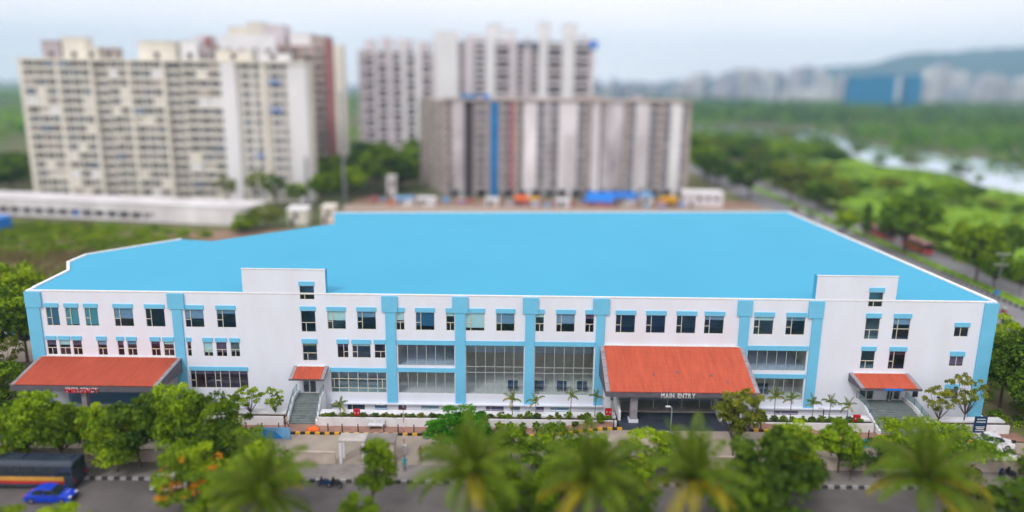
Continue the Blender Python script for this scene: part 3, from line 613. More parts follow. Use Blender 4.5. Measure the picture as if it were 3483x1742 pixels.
# planters along the front
P = thing('planter', 'long white raised planter with dark soil between the left stairs and the main porch', 'planter', (0, 0, 0))
def planter(p, x0, x1, zf=lambda x: 0, slab=True):
    n = max(1, int((x1 - x0) / 6)); gw, gs, gb = MB(), MB(), MB()
    for i in range(n):
        a, b = x0 + (x1 - x0) * i / n, x0 + (x1 - x0) * (i + 1) / n; z = max(zf(a), zf(b))
        pass
    gw.box(x0, x1, -6.02, -5.8, -.05, 1.18); gs.box(x0, x1, -5.8, -5.1, .5, 1.08); gb.box(x0, x1, -5.1, -3.8, -.05, 1.27)
    gw.build('front_wall', M['white2'], p); gs.build('soil', M['soil'], p); gb.build('walkway', M['white2'], p)
planter(P, -23.4, 13.0, lambda x: drive_z(x, -8))
P2 = thing('planter', 'white raised planter left of the left stairs behind the row of trees', 'planter'); planter(P2, -41, -27.6)
P3 = thing('planter', 'white raised planter between the main porch and the right stairs', 'planter'); planter(P3, 29.5, 44.3, lambda x: drive_z(x, -8))
P4 = thing('planter', 'low white wall with planting right of the right stairs', 'planter'); planter(P4, 52, 60.8)

# ------------------------------------------------------------------ BACKGROUND BUILDINGS
M['beige'] = mat('beige_render', (.72, .69, .62), .85, .2, .12, stretch=(1, 1, .4), dirt=(.58, .54, .47))
M['cream'] = mat('cream_render', (.74, .70, .61), .85, .15, .12, stretch=(1, 1, .4))
M['offwhite'] = mat('offwhite_render', (.74, .73, .74), .85, .12, .12, stretch=(1, 1, .4))
M['lav'] = mat('lavender_grey_render', (.46, .40, .42), .85, .2, .10, stretch=(1, 1, .35))
M['lav2'] = mat('pale_lavender_render', (.63, .575, .60), .85, .15, .10, stretch=(1, 1, .35))
M['brown'] = mat('brown_render', (.42, .31, .28), .85, .25, .12)
M['maroon'] = mat('maroon_render', (.33, .145, .155), .85, .2, .12)
M['stain'] = mat('weather_stained_render', (.60, .57, .59), .9, .3, .10, stretch=(1, 1, .35), dirt=(.19, .165, .165), detail=8)
M['stainwhite'] = mat('white_render_rain_stained', (.80, .78, .80), .9, .15, .10, stretch=(1, 1, .3), dirt=(.48, .44, .44), detail=8)
M['tan'] = mat('tan_render', (.42, .36, .33), .9, .25, .15)
M['bluestrip'] = mat('blue_paint_strip', (.03, .18, .42), .8, .2, .3)
M['redstrip'] = mat('red_paint_strip', (.42, .13, .15), .8, .2, .3)
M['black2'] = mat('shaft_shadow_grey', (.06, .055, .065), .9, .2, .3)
M['farglass'] = mat('dark_window_glass', (.055, .058, .075), .12, .3, .5, spec=.6, obj_rand=.5)
M['farglass2'] = mat('blue_grey_window_glass', (.10, .13, .19), .15, .3, .5, spec=.6, obj_rand=.4)
M['curtain'] = mat('curtained_window', (.22, .20, .20), .5, .3, .8, obj_rand=.5)
rnd = random.Random(11)

WCACHE = {}
def wmesh(w_, h_, fr, gl, sill=True):
    k = (round(w_, 2), round(h_, 2), fr.name, gl.name, sill)
    if k not in WCACHE:
        g = MB(); t = .12
        g.box(0, w_, -.02, .0, 0, h_, 1)
        for a, b, c, d in ((0, t, 0, h_), (w_ - t, w_, 0, h_), (t, w_ - t, h_ - t, h_), (t, w_ - t, 0, t), (w_ / 2 - .05, w_ / 2 + .05, t, h_ - t)): g.box(a, b, -.10, -.02, c, d, 0)
        if sill: g.box(-.1, w_ + .1, -.45, 0, -.14, -.01, 0).box(-.1, w_ + .1, -.5, 0, h_ + .02, h_ + .14, 0)
        WCACHE[k] = g.mesh('window', [fr, gl])
    return WCACHE[k]
def fwin(p, x, z, w_, h_, fr, gl=None, y=0, sill=True):
    gl = gl or rnd.choice((M['farglass'], M['farglass'], M['farglass2'], M['curtain']))
    return obj('window', wmesh(w_, h_, fr, gl, sill), p, loc=(x, y, z))

# beige slab of flats on the left
T = thing('apartment_tower', 'wide beige slab of flats behind the long white podium, rows of dark balcony windows', 'apartment block', (-165, 166, 0))
W_, HT, fl = 95.5, 46.6, 15; fh = 3.07
MB().box(0, W_, .8, 9, 0, HT).build('wall', M['beige'], T)
bands = [(1.5, 23.5), (29.8, 47.4), (54.6, 67.2)]; recess = [(24.6, 29.6), (48.6, 54.2)]
for x0, x1 in ((0, 1.4), (12.2, 13.4), (23.6, 24.6), (29.6, 29.8), (36.0, 37.0), (47.5, 48.6), (54.2, 54.6)):
    MB().box(x0, x1, -.55, .8, 0, HT).build('pier', M['cream'], T)
MB().box(67.3, 72.2, -.8, .8, 0, HT).build('pier', M['offwhite'], T)
MB().box(89.5, 95.5, -.3, .8, 0, HT).build('pier', M['offwhite'], T)
MB().box(80.4, 82.0, -.3, .8, 0, HT).build('pier', M['cream'], T)
parap = {}
for k in range(fl):
    z = 1.2 + k * fh
    for x0, x1 in ((1.45, 12.15), (13.45, 23.55), (29.85, 35.95), (37.05, 47.45), (54.65, 67.25)):
        key = round(x1 - x0, 2)
        if key not in parap: parap[key] = MB().box(0, key, -.45, .8, 0, .98).mesh('balcony', M['beige'])
        obj('balcony', parap[key], T, loc=(x0, 0, z - .35))
        n = max(2, int((x1 - x0) / 3.3)); st_ = (x1 - x0) / n
        for j in range(n):
            if rnd.random() < .16: MB().box(x0 + j * st_ + .15, x0 + (j + 1) * st_ - .1, -.38, .76, z + .63, z + 2.6).build('balcony_enclosure', rnd.choice((M['cream'], M['offwhite'], M['tan'], M['farglass2'], M['beige'])), T)
            elif rnd.random() < .97: fwin(T, x0 + j * st_ + .2, z + .68, st_ - .4, 1.95, M['beige'], y=.78, sill=False)
    for x0, x1 in recess:
        fwin(T, x0 + .3, z + .4, (x1 - x0) * .45, 1.9, M['tan'], M['farglass'], y=.78, sill=False); fwin(T, x0 + (x1 - x0) * .55, z + .4, (x1 - x0) * .4, 1.9, M['tan'], M['farglass'], y=.78, sill=False)
    for x, w_ in ((73.6, 2.9), (77.6, 2.2), (83.2, 3.4), (87.0, 1.6)): fwin(T, x, z + .5, w_, 1.7, M['offwhite'], y=.78)
    if k in (4, 9, 12): MB().box(82.9 if k != 4 else 77.2, 86.8 if k != 4 else 80.2, -.5, .7, z + 2.1, z + 2.6).build('awning', M['bluetarp'], T)
MB().box(-.3, W_ + .3, -.9, 9, HT, HT + .9).build('parapet', M['cream'], T)
for x0, x1, y0, h, m in ((6, 12, 4, 6.4, 'lav'), (12.2, 20, 5, 7.6, 'cream'), (20, 25, 4, 4.4, 'cream'), (26, 30.5, 4, 4.2, 'tan'), (39, 51, 3, 6.6, 'cream'), (52.5, 58, 5, 7.2, 'offwhite'), (59, 62, 5, 5, 'lav'), (64, 76, 5, 4, 'cream'), (78, 88, 6, 3, 'offwhite')):
    MB().box(x0, x1, y0, y0 + 5, HT + .5, HT + h).box(x0 - .3, x1 + .3, y0 - .3, y0 + 5.3, HT + h, HT + h + .35).build('roof_room', M[m], T)
    fwin(T, (x0 + x1) / 2 - .9, HT + 1.5, 1.8, 1.6, M['tan'], M['farglass'], y=y0 - .02)
# podium wall in front of it
Pd = thing('podium_building', 'long low white podium with a band of dark openings beside the scrub field', 'building', (-178, 138.5, 0), R(-9.8))
Lp = 102
MB().box(0, Lp, 0, 14, 0, .75).box(0, Lp, 0, 14, 2.75, 5.2).box(74, Lp, -.01, 14, .75, 2.75).box(0, 74, 1.5, 14, .75, 2.75).build('wall', M['stainwhite'], Pd)
MB().box(-.3, Lp + .3, -.3, .2, 5.2, 5.5).build('coping', M['offwhite'], Pd)
for k in range(18): MB().box(k * 4.1, k * 4.1 + .7, 0, 1.45, .75, 2.75).build('pillar', M['stainwhite'], Pd)
for k in range(17):
    MB().box(k * 4.1 + .75, k * 4.1 + 4.05, 1.40, 1.46, .8, 2.7).build('opening_screen', M['bluetarp'] if k == 11 else M['farglass'], Pd)

# brown tower behind
T = thing('apartment_tower', 'brown tower with maroon corner strip and cream edge rising behind the beige slab', 'apartment block', (-121, 200, 0))
HT = 54
MB().box(0, 44, 0, 20, 0, HT).build('wall', M['brown'], T)
MB().box(11, 32.0, -1.2, 0, 0, HT + 3.4).build('bay', M['offwhite'], T)
MB().box(5.2, 7.6, -1.3, 0, 0, HT + 2.4).build('pier', M['maroon'], T); MB().box(50.2, 53.2, -1.3, 0, 0, HT + 2.0).build('pier', M['maroon'], T)
MB().box(44, 53.2, 0, 8, 0, HT).build('wall', M['brown'], T)
MB().box(53.25, 56.4, -1.0, 5, 0, HT + .4).build('pier', M['cream'], T)
for k in range(17):
    z = 1.5 + k * 3.1
    for x in (1.2, 8.2, 33.4, 37.2): fwin(T, x, z, 2.4, 1.7, M['tan'], y=-.02)
    for x in (13, 18, 23, 28): fwin(T, x, z, 2.2, 1.6, M['offwhite'], y=-1.22)
    MB().box(41.2, 49.6, -1.5, 0, z - .9, z + .35).build('balcony', M['tan'], T)
    fwin(T, 42, z + .4, 2.6, 1.6, M['tan'], y=-.02, sill=False); fwin(T, 46, z + .4, 2.6, 1.6, M['tan'], y=-.02, sill=False)
for x0, x1, h, m in ((0, 5, 3, 'offwhite'), (13, 20, 6.2, 'cream'), (20, 26, 8, 'beige'), (26, 34, 7.0, 'lav2'), (36, 44, 4.2, 'offwhite'), (44, 50, 3.4, 'tan')):
    MB().box(x0, x1, 3, 12, HT, HT + h).box(x0 - .2, x1 + .2, 2.8, 12.2, HT + h, HT + h + .4).build('roof_room', M[m], T)

# lavender pair of towers in the middle
T = thing('apartment_tower', 'tall lavender-grey tower with dark stacked balconies left of the blank white face', 'apartment block', (-85, 330, -6))
HT = 63
MB().box(0, 41, 1.2, 22, 0, HT).build('wall', M['lav'], T)
for x0, x1, h, m in ((0, 4.0, 1, 'lav'), (8.5, 10.5, 3, 'lav2'), (15.5, 18.5, 4, 'lav2'), (23.5, 26.0, 5, 'offwhite'), (31, 34.5, 4, 'offwhite'), (39.6, 41, 6, 'lav2')):
    MB().box(x0, x1, -.8, 1.2, 0, HT + h).build('pier', M[m], T)
bm = {}
for k in range(19):
    z = 2 + k * 3.25
    for x, w_ in ((4.3, 3.9), (11, 4.2), (19.2, 4), (26.6, 4.1), (35.2, 4.1)):
        if (k + int(x)) % 2 == 0:
            if w_ not in bm: bm[w_] = MB().box(0, w_, -1.6, 1.2, 0, 1.3).mesh('balcony', M['lav2'])
            obj('balcony', bm[w_], T, loc=(x, 0, z - .9))
        fwin(T, x + .4, z + .45, w_ - 1.0, 1.9, M['lav'], y=1.18, sill=False)
    if k % 2: fwin(T, .8, z, 2.0, 1.5, M['lav2'], y=-.82)
for x0, x1, h in ((3, 8, 6.5), (12, 17, 8), (20, 28, 7), (31, 37, 6)): MB().box(x0, x1, 4, 12, HT, HT + h).build('roof_room', M['lav2'], T)
T = thing('apartment_tower', 'tall pale tower with a blank white face and roof turrets behind the stained grey slab', 'apartment block', (-43.5, 330, -6))
HT = 70
MB().box(0, 87, 1.2, 22, 0, HT - 1).build('wall', M['lav'], T)
MB().box(0, 13.2, -1.6, 1.2, 0, HT + 4).build('blank_face', M['offwhite'], T)
for x0, x1, h, m in ((16.5, 21.5, 1.5, 'lav2'), (27.8, 33, 2, 'offwhite'), (41, 44.5, 1, 'lav2'), (49.0, 52, 1.5, 'lav2'), (57, 61.5, 3, 'offwhite'), (69.5, 76, 3, 'offwhite'), (84.5, 87, 1, 'lav2')):
    MB().box(x0, x1, -1.0, 1.2, 0, HT + h).build('pier', M[m], T)
for k in range(21):
    z = 2 + k * 3.25
    for x, w_ in ((13.6, 2.6), (22, 5.5), (33.5, 7), (45, 3.8), (52.5, 4), (62, 7.2), (76.5, 7.6)):
        kk = (w_, 'b')
        if w_ > 5 and (k % 2 == 0 or x < 30):
            if kk not in bm: bm[kk] = MB().box(0, w_, -1.8, 1.2, 0, 1.3).mesh('balcony', M['lav2'])
            obj('balcony', bm[kk], T, loc=(x, 0, z - .9))
        fwin(T, x + .4, z + .45, w_ - .9, 1.9, M['lav'], y=1.18, sill=False)
for x0, x1, h in ((2, 11, 2), (17, 27, 2.2), (28, 36, 8), (37, 44, 5), (56, 63, 9), (70, 77.5, 8.5), (80, 84, 3)): MB().box(x0, x1, 3, 12, HT - 1, HT + h).box(x0 - .3, x1 + .3, 2.7, 12.3, HT + h, HT + h + .4).build('roof_room', M['offwhite'], T)
MB().box(84, 88.5, -1.5, 2, HT - 4, HT).build('roof_tank', M['bluetarp'], T)
MB().box(46, 56, -1.2, 1, HT - 3, HT - 1).build('roof_sheet', M['farglass2'], T)

# rain-stained slab in front
T = thing('apartment_tower', 'rain-stained grey slab of flats with one blue strip and one red strip', 'apartment block', (-25, 184, 0), R(4.5))
W_, HT = 91, 35.6
MB().box(0, W_, 1.0, 22, 0, HT - .8).build('wall', M['stain'], T)
MB().prism([(0, .6), (0, 40), (-10.5, 40)], 0, HT - .8).build('side_wing', M['tan'], T)
STR = [(0, .9, 'tan'), (2.8, 7.0, 'stain'), (10.6, 11.4, 'tan'), (15.0, 16.4, 'tan'), (16.5, 19.6, 'bluestrip'), (19.8, 21.2, 'tan'), (23.9, 25.3, 'redstrip'), (25.4, 27.0, 'tan'), (28.8, 33.6, 'stainwhite'), (36.5, 38.8, 'stain'), (41.8, 48.6, 'stainwhite'), (51.5, 53, 'tan'), (54.0, 57, 'stainwhite'), (58.0, 65.5, 'stain'), (66.2, 67.6, 'tan'), (70.3, 75.5, 'stainwhite'), (79, 80.5, 'tan'), (83.5, 87.6, 'offwhite'), (89.6, 91, 'tan')]
for x0, x1, m in STR: MB().box(x0, x1, .1 if m != 'bluestrip' else -.2, 1.0, 0, HT - .2).build('facade_strip', M[m], T)
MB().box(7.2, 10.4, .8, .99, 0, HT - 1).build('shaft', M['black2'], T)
for k in range(11):
    z = 4.0 + k * 2.85
    for x, w_ in ((1.1, 1.5), (11.8, 2.8), (21.4, 2.2), (27.2, 1.4), (33.9, 2.3), (39.0, 2.5), (49.0, 2.2), (57.1, .8), (67.9, 2.2), (76, 2.6), (80.7, 2.6), (87.8, 1.6)):
        fwin(T, x, z, w_, 1.55, M['tan'] if x < 30 else M['stain'], y=.98)
        if w_ > 2.1:
            key = ('s', w_)
            if key not in bm: bm[key] = MB().box(-.15, w_ + .15, -.55, 1.0, 0, .75).mesh('balcony', M['stain'])
            obj('balcony', bm[key], T, loc=(x, 0, z - .85))
    for x in (44.6, 46.6, 72.0, 74.2): 
        if k < 7: fwin(T, x, z, .95, 1.0, M['offwhite'], M['farglass'], y=.08)
    for y in (6, 14, 24, 34, 41):
        q_ = (y - .6) / 39.4; o = fwin(T, 0, z, 3.4, 1.5, M['tan'], y=0, sill=False); o.rotation_euler.z = math.atan2(-39.4, 10.5); o.location = (-10.5 * q_ - .06, y, z)
for x in range(2, 90, 5): MB().box(x, x + 3.2, .0, .08, .2, 2.6).build('stilt_opening', M['farglass'], T)
MB().box(-.5, W_ + .5, -.5, 22.5, HT - .8, HT).build('parapet', M['tan'], T)
for x0, x1, m in ((6, 12, 'bluestrip'), (14, 16.5, 'bluetarp'), (30, 38, 'stain'), (48, 58, 'tan'), (70, 74, 'stain')): MB().box(x0, x1, 2, 8, HT, HT + 1.4).build('roof_room', M[m], T)

# far city across the river
M['city1'] = mat('far_pale_render', (.56, .52, .56), .9, .2, .03, obj_rand=.18)
M['city2'] = mat('far_grey_render', (.32, .35, .46), .9, .2, .03, obj_rand=.2)
M['city3'] = mat('far_white_render', (.76, .75, .74), .9, .15, .03, obj_rand=.1)
M['wrap'] = mat('blue_scaffold_netting', (.0, .17, .36), .85, .2, .05)
CITY = [(443,474,54),(480,511,70),(514,536,73),(539,567,67),(570,604,77),(605,641,88),(644,682,85),(685,716,84),(719,747,82),(753,778,91),(781,815,94),(822,872,80),(888,913,72),(916,981,72),(983,1037,76),(1040,1072,70),(1074,1102,77),(1107,1132,89),(1137,1174,102),(1182,1213,84),(1222,1247,60),(1252,1308,76),(1316,1353,56),(1358,1392,71)]
def far_tower(x0, x1, h, y, label, m, dep=32, wrap=False):
    t = thing('far_building', label, 'building', ((x0 + x1) / 2, y, 0), 0, 'buildings of the far city across the river')
    w_ = x1 - x0
    g = MB().box(-w_ / 2, w_ / 2, 0, dep, -1, h)
    if not wrap: g.box(-w_ * .25, w_ * .2, 6, dep - 6, h, h + 4)
    g.build('wall', m, t)
    if wrap: return t
    nb = max(2, int(w_ / 9)); gw = MB()
    for k in range(int(h / 3.4)):
        for j in range(nb):
            a = -w_ / 2 + (j + .22) * w_ / nb; gw.box(a, a + w_ / nb * .56, -.3, -.02, 3 + k * 3.4, 4.9 + k * 3.4)
    tag(gw.build('window', M['farglass2'], t), kind='stuff')
    for j in range(nb + 1): MB().box(-w_ / 2 + j * w_ / nb - .9, -w_ / 2 + j * w_ / nb + .9, -1.6, 0, 0, h + 1).build('pier', M['city3'] if j % 2 else m, t)
    return t
FARL = ['low pinkish block leftmost', 'white high-rise second from the left', 'narrow bluish-grey high-rise third from the left', 'narrow pinkish high-rise left of the tall group', 'bluish-grey high-rise where the tall group begins', 'tall white high-rise at the left of the tall group', 'tall pinkish high-rise beside the white one', 'white high-rise in the middle of the tall group', 'bluish-grey high-rise in the middle of the tall group', 'slim tall pinkish high-rise right of the middle', 'slim tall bluish-grey high-rise right of the middle', 'wide white high-rise left of the netted buildings', 'slim pinkish block touching the netted buildings', '', '', 'bluish-grey block between the netted buildings', '', 'white high-rise next right of the slim netted block', 'tallest pinkish high-rise right of the netted buildings', 'white high-rise right of the tallest pinkish one', 'small bluish-grey block right of the tallest group', 'wide pinkish block before the hill', 'low bluish-grey block before the hill', 'white block at the right edge before the hill']
cm = [M['city1'], M['city3'], M['city2'], M['city1'], M['city2'], M['city3']]
for i, (a, b, h) in enumerate(CITY):
    if i in (13, 14, 16): a, b, h = a * .764, b * .764, 41 + (h - 41) * .764
    if i in (13, 14): 
        far_tower(a, b, h, 1500, 'teal-blue netted building, %s of two side by side in the far city' % ('lighter left' if i == 13 else 'darker right'), M['wrap'], wrap=True)
    elif i == 16: far_tower(a - 2, b + 4, h, 1500, 'slim teal-blue netted block standing apart right of the big netted buildings', M['wrap'], wrap=True)
    else: far_tower(a, b, h, 2000 + rnd.uniform(-60, 60), FARL[i] + ' of the far hazy skyline', cm[i % 6])
for i in range(44):
    x = 430 + i * 25 + rnd.uniform(-12, 12); wd = rnd.uniform(18, 34)
    far_tower(x, x + wd, rnd.uniform(30, 58) if i < 16 else rnd.uniform(34, 66), rnd.choice((1840, 1900, 2120, 2200)) + rnd.uniform(-30, 30), 'low pale block among the hazy far city buildings', cm[(i * 5) % 6], 24)
for i in range(16):
    x = -1350 + i * 95 + rnd.uniform(-20, 20); far_tower(x, x + rnd.uniform(20, 50), rnd.uniform(10, 26), 2300 + rnd.uniform(-200, 300), 'low pale block on the hazy horizon left of the towers', cm[i % 6], 24)
for i in range(11):
    x = 215 + i * 22; far_tower(x, x + rnd.uniform(14, 24), rnd.uniform(36, 62), 2100 + rnd.uniform(-60, 60), 'low bluish block of the far skyline just right of the middle towers', cm[(2, 4, 0)[i % 3]], 24)
far_tower(712, 843, 30, 1930, 'long low pale block in front of the far high-rises', M['city3'])

# hills
M['hill'] = mat('haze_tinted_wooded_hill', (.02, .042, .045), .95, .5, .004, detail=9)  # woods' green shifted towards blue: some distance haze painted into the colour
def ridge(name, pts, y0, dep, seed):
    r = random.Random(seed); g = MB(); X = [p[0] for p in pts]; n = 120; rows = 14; V = []
    for j in range(rows + 1):
        t = j / rows; prof = math.sin(min(1, t * 1.0) * math.pi / 2) if t < .8 else math.cos((t - .8) / .2 * math.pi / 2 * .6)
        for i in range(n + 1):
            x = X[0] + (X[-1] - X[0]) * i / n
            k = max(q for q in range(len(pts) - 1) if pts[q][0] <= x + 1e-6); (a, h0), (b, h1) = pts[k], pts[k + 1]
            h = h0 + (h1 - h0) * (x - a) / (b - a)
            bump_ = (math.sin(x * .013 + j) * 6 + math.sin(x * .031 + 2.1 * j) * 4 + r.uniform(-5, 5)) * (.3 + t)
            V.append((x, y0 + dep * t + math.sin(x * .005) * 40, max(-2, (h * prof + bump_) if j else -2)))
    F = [(j * (n + 1) + i, j * (n + 1) + i + 1, (j + 1) * (n + 1) + i + 1, (j + 1) * (n + 1) + i) for j in range(rows) for i in range(n)]
    me = bpy.data.meshes.new(name); me.from_pydata(V, [], F); me.materials.append(M['hill']); me.update()
    return tag(obj(name, me, smooth=True), kind='structure')
ridge('hills', [(600, 40), (803, 55), (1117, 74), (1820, 121), (2128, 178), (2437, 219), (2588, 259), (2740, 286), (2973, 293), (3203, 319), (3433, 339), (3741, 355), (4600, 330), (5600, 260)], 4300, 900, 3)

# ------------------------------------------------------------------ VEGETATION
def leaf_mesh(name, mats, blobs, per, leaf, seed, flat=.0, up_bias=.35):
    """leaf-sized faces spread over clumps; blobs = rows (x, y, z, rx, rz, tint)"""
    rs = np.random.RandomState(seed); B = np.array(blobs, float); nb = len(B)
    n = per * nb; bi = np.repeat(np.arange(nb), per)
    d = rs.normal(size=(n, 3)); d /= np.linalg.norm(d, axis=1)[:, None]
    d[:, 2] = np.where(d[:, 2] < -.35, -d[:, 2] * .6, d[:, 2])
    rad = rs.uniform(.45, 1.08, n) ** .6
    c = B[bi, :3] + d * rad[:, None] * np.stack([B[bi, 3], B[bi, 3], B[bi, 4]], 1)
    nrm = d * .6 + rs.normal(size=(n, 3)) * .55 + np.array([0, 0, up_bias]); nrm /= np.linalg.norm(nrm, axis=1)[:, None]
    t = np.cross(nrm, rs.normal(size=(n, 3))); t /= np.linalg.norm(t, axis=1)[:, None]; b = np.cross(nrm, t)
    s = leaf * rs.uniform(.6, 1.35, n)[:, None]
    v = np.empty((n, 4, 3)); v[:, 0] = c - t * s; v[:, 1] = c + b * s * .55 + nrm * s * .12; v[:, 2] = c + t * s; v[:, 3] = c - b * s * .55 + nrm * s * .12
    me = bpy.data.meshes.new(name); me.vertices.add(n * 4); me.loops.add(n * 4); me.polygons.add(n)
    me.vertices.foreach_set('co', v.ravel()); me.loops.foreach_set('vertex_index', np.arange(n * 4, dtype=np.int32))
    me.polygons.foreach_set('loop_start', np.arange(0, n * 4, 4, dtype=np.int32)); me.update(calc_edges=True)
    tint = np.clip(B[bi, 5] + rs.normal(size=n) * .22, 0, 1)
    at = me.attributes.new('tint', 'FLOAT', 'POINT'); at.data.foreach_set('value', np.repeat(tint, 4).astype(np.float32))
    for m in (mats if isinstance(mats, (list, tuple)) else [mats]): me.materials.append(m)
    return me
LEAF = dict(
    mid=leafmat('green_leaves', (.042, .105, .004), (.255, .39, .006), .27),
    bright=leafmat('bright_green_leaves', (.070, .155, .004), (.37, .51, .007), .27),
    dark=leafmat('dark_green_leaves', (.024, .066, .006), (.145, .25, .010), .27),
    olive=leafmat('olive_leaves', (.090, .13, .014), (.29, .34, .03)),
    yellow=leafmat('yellow_green_leaves', (.11, .145, .012), (.44, .46, .04)),
    rich=leafmat('rich_green_leaves', (.014, .11, .004), (.11, .38, .010)),
    palm=leafmat('palm_leaflets', (.026, .075, .004), (.20, .29, .008), .25),
    palmold=leafmat('ageing_palm_leaflets', (.17, .15, .008), (.48, .40, .015), .25),
    flower=leafmat('orange_blossom', (.65, .17, .01), (.95, .38, .02)),
    brownscrub=leafmat('dry_scrub_leaves', (.15, .11, .05), (.33, .25, .11)),
    wood=leafmat('far_wood_leaves', (.045, .14, .015), (.20, .38, .025)),
)
def crown_blobs(seed, kind, n):
    r = random.Random(seed); out = []; ex, ey, ez = r.uniform(.82, 1.2), r.uniform(.82, 1.2), r.uniform(.85, 1.12); ox, oy = r.uniform(-.1, .1), r.uniform(-.1, .1)
    for i in range(n):
        for _ in range(60):
            p = Vector((r.uniform(-1, 1), r.uniform(-1, 1), r.uniform(-1, 1)))
            if .45 < p.length < 1 and p.z > -.75: break
        if kind == 'round': c = (p.x * .40, p.y * .40, .60 + p.z * .33); rr = r.uniform(.095, .17)
        elif kind == 'tall': c = (p.x * .27, p.y * .27, .57 + p.z * .37); rr = r.uniform(.08, .135)
        elif kind == 'column': c = (p.x * .13, p.y * .13, .55 + p.z * .42); rr = r.uniform(.06, .09)
        elif kind == 'layer': c = (p.x * .52, p.y * .52, .56 + round(p.z * 2.2) / 2.2 * .36); rr = r.uniform(.12, .20)
        elif kind == 'sparse': c = (p.x * .36, p.y * .36, .66 + p.z * .30); rr = r.uniform(.05, .10)
        elif kind == 'shrub': c = (p.x * .5, p.y * .5, .5 + p.z * .42); rr = r.uniform(.14, .24)
        if r.random() < .22 and kind != 'column': c = (c[0] * 1.22, c[1] * 1.22, c[2] * r.uniform(.92, 1.1)); rr *= .62
        c = (c[0] * ex + ox * c[2], c[1] * ey + oy * c[2], min(1.02, .58 + (c[2] - .58) * ez))
        rz = rr * (.55 if kind == 'layer' else .8)
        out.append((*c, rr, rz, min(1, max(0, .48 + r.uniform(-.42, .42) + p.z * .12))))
    return out
def trunk_mesh(seed, blobs, rad=.022, fork=.3, name='trunk'):
    r = random.Random(seed); g = MB(); top = Vector((r.uniform(-.03, .03), r.uniform(-.03, .03), fork))
    g.tube([(0, 0, -.03), (0, 0, .02), tuple(top * .55 + Vector((r.uniform(-.01, .01), 0, 0))), tuple(top)], [rad * 1.7, rad * 1.15, rad, rad * .9], 8)
    for b in blobs[::2]:
        e = Vector(b[:3]); mid = top.lerp(e, .5) + Vector((r.uniform(-.03, .03), r.uniform(-.03, .03), -.02))
        g.tube([top - Vector((0, 0, .03)), mid, e], [rad * .6, rad * .36, rad * .12], 5, caps=False)
    return g.mesh(name, M['bark'])
PROTO = {}
def proto(kind, i, hi=True):
    k = (kind, i, hi)
    if k not in PROTO:
        seed = sum(ord(c) for c in kind) * 7 + i * 13 + 1
        n = {'round': 46, 'tall': 44, 'column': 34, 'layer': 42, 'sparse': 34, 'shrub': 22}[kind]
        bl_ = crown_blobs(seed, kind, n); per = (130 if hi else 45) * (1 if kind != 'sparse' else .6); leaf = {'round': .026, 'tall': .022, 'column': .022, 'layer': .026, 'sparse': .022, 'shrub': .05}[kind] * (1 if hi else 1.75)
        PROTO[k] = (leaf_mesh('crown', LEAF['mid'], bl_, int(per), leaf, seed), trunk_mesh(seed, bl_, fork={'shrub': .1, 'column': .12}.get(kind, .30), rad=.014 if kind in ('sparse', 'column') else .02))
    return PROTO[k]
def tree(x, y, h, wd, kind, leaf, label, group=None, hi=True, i=None, name=None, z=0, cat=None, flower=0):
    i = rnd.randrange(4) if i is None else i
    cr, tr = proto(kind, i, hi)
    base = {'round': 1.0, 'tall': .74, 'column': .42, 'layer': 1.3, 'sparse': .86, 'shrub': 1.35}[kind]
    t = thing(name or ('shrub' if kind == 'shrub' else 'tree'), label, cat or ('shrub' if kind == 'shrub' else 'tree'), (x, y, z), rnd.uniform(0, 6.28), group)
    s = wd / base; t.scale = (s, s, h)
    c = obj('crown', cr, t); c.material_slots[0].link = 'OBJECT'; c.material_slots[0].material = LEAF[leaf]
    obj('trunk', tr, t)
    if flower:
        bl_ = [(*b[:2], b[2] + .03, b[3] * .8, b[4] * .6, .5) for b in crown_blobs(77, kind, 40)[::2]]
        f = obj('blossom', leaf_mesh('blossom', LEAF['flower'], bl_, flower, .03, 5, up_bias=.9), t)
    return t

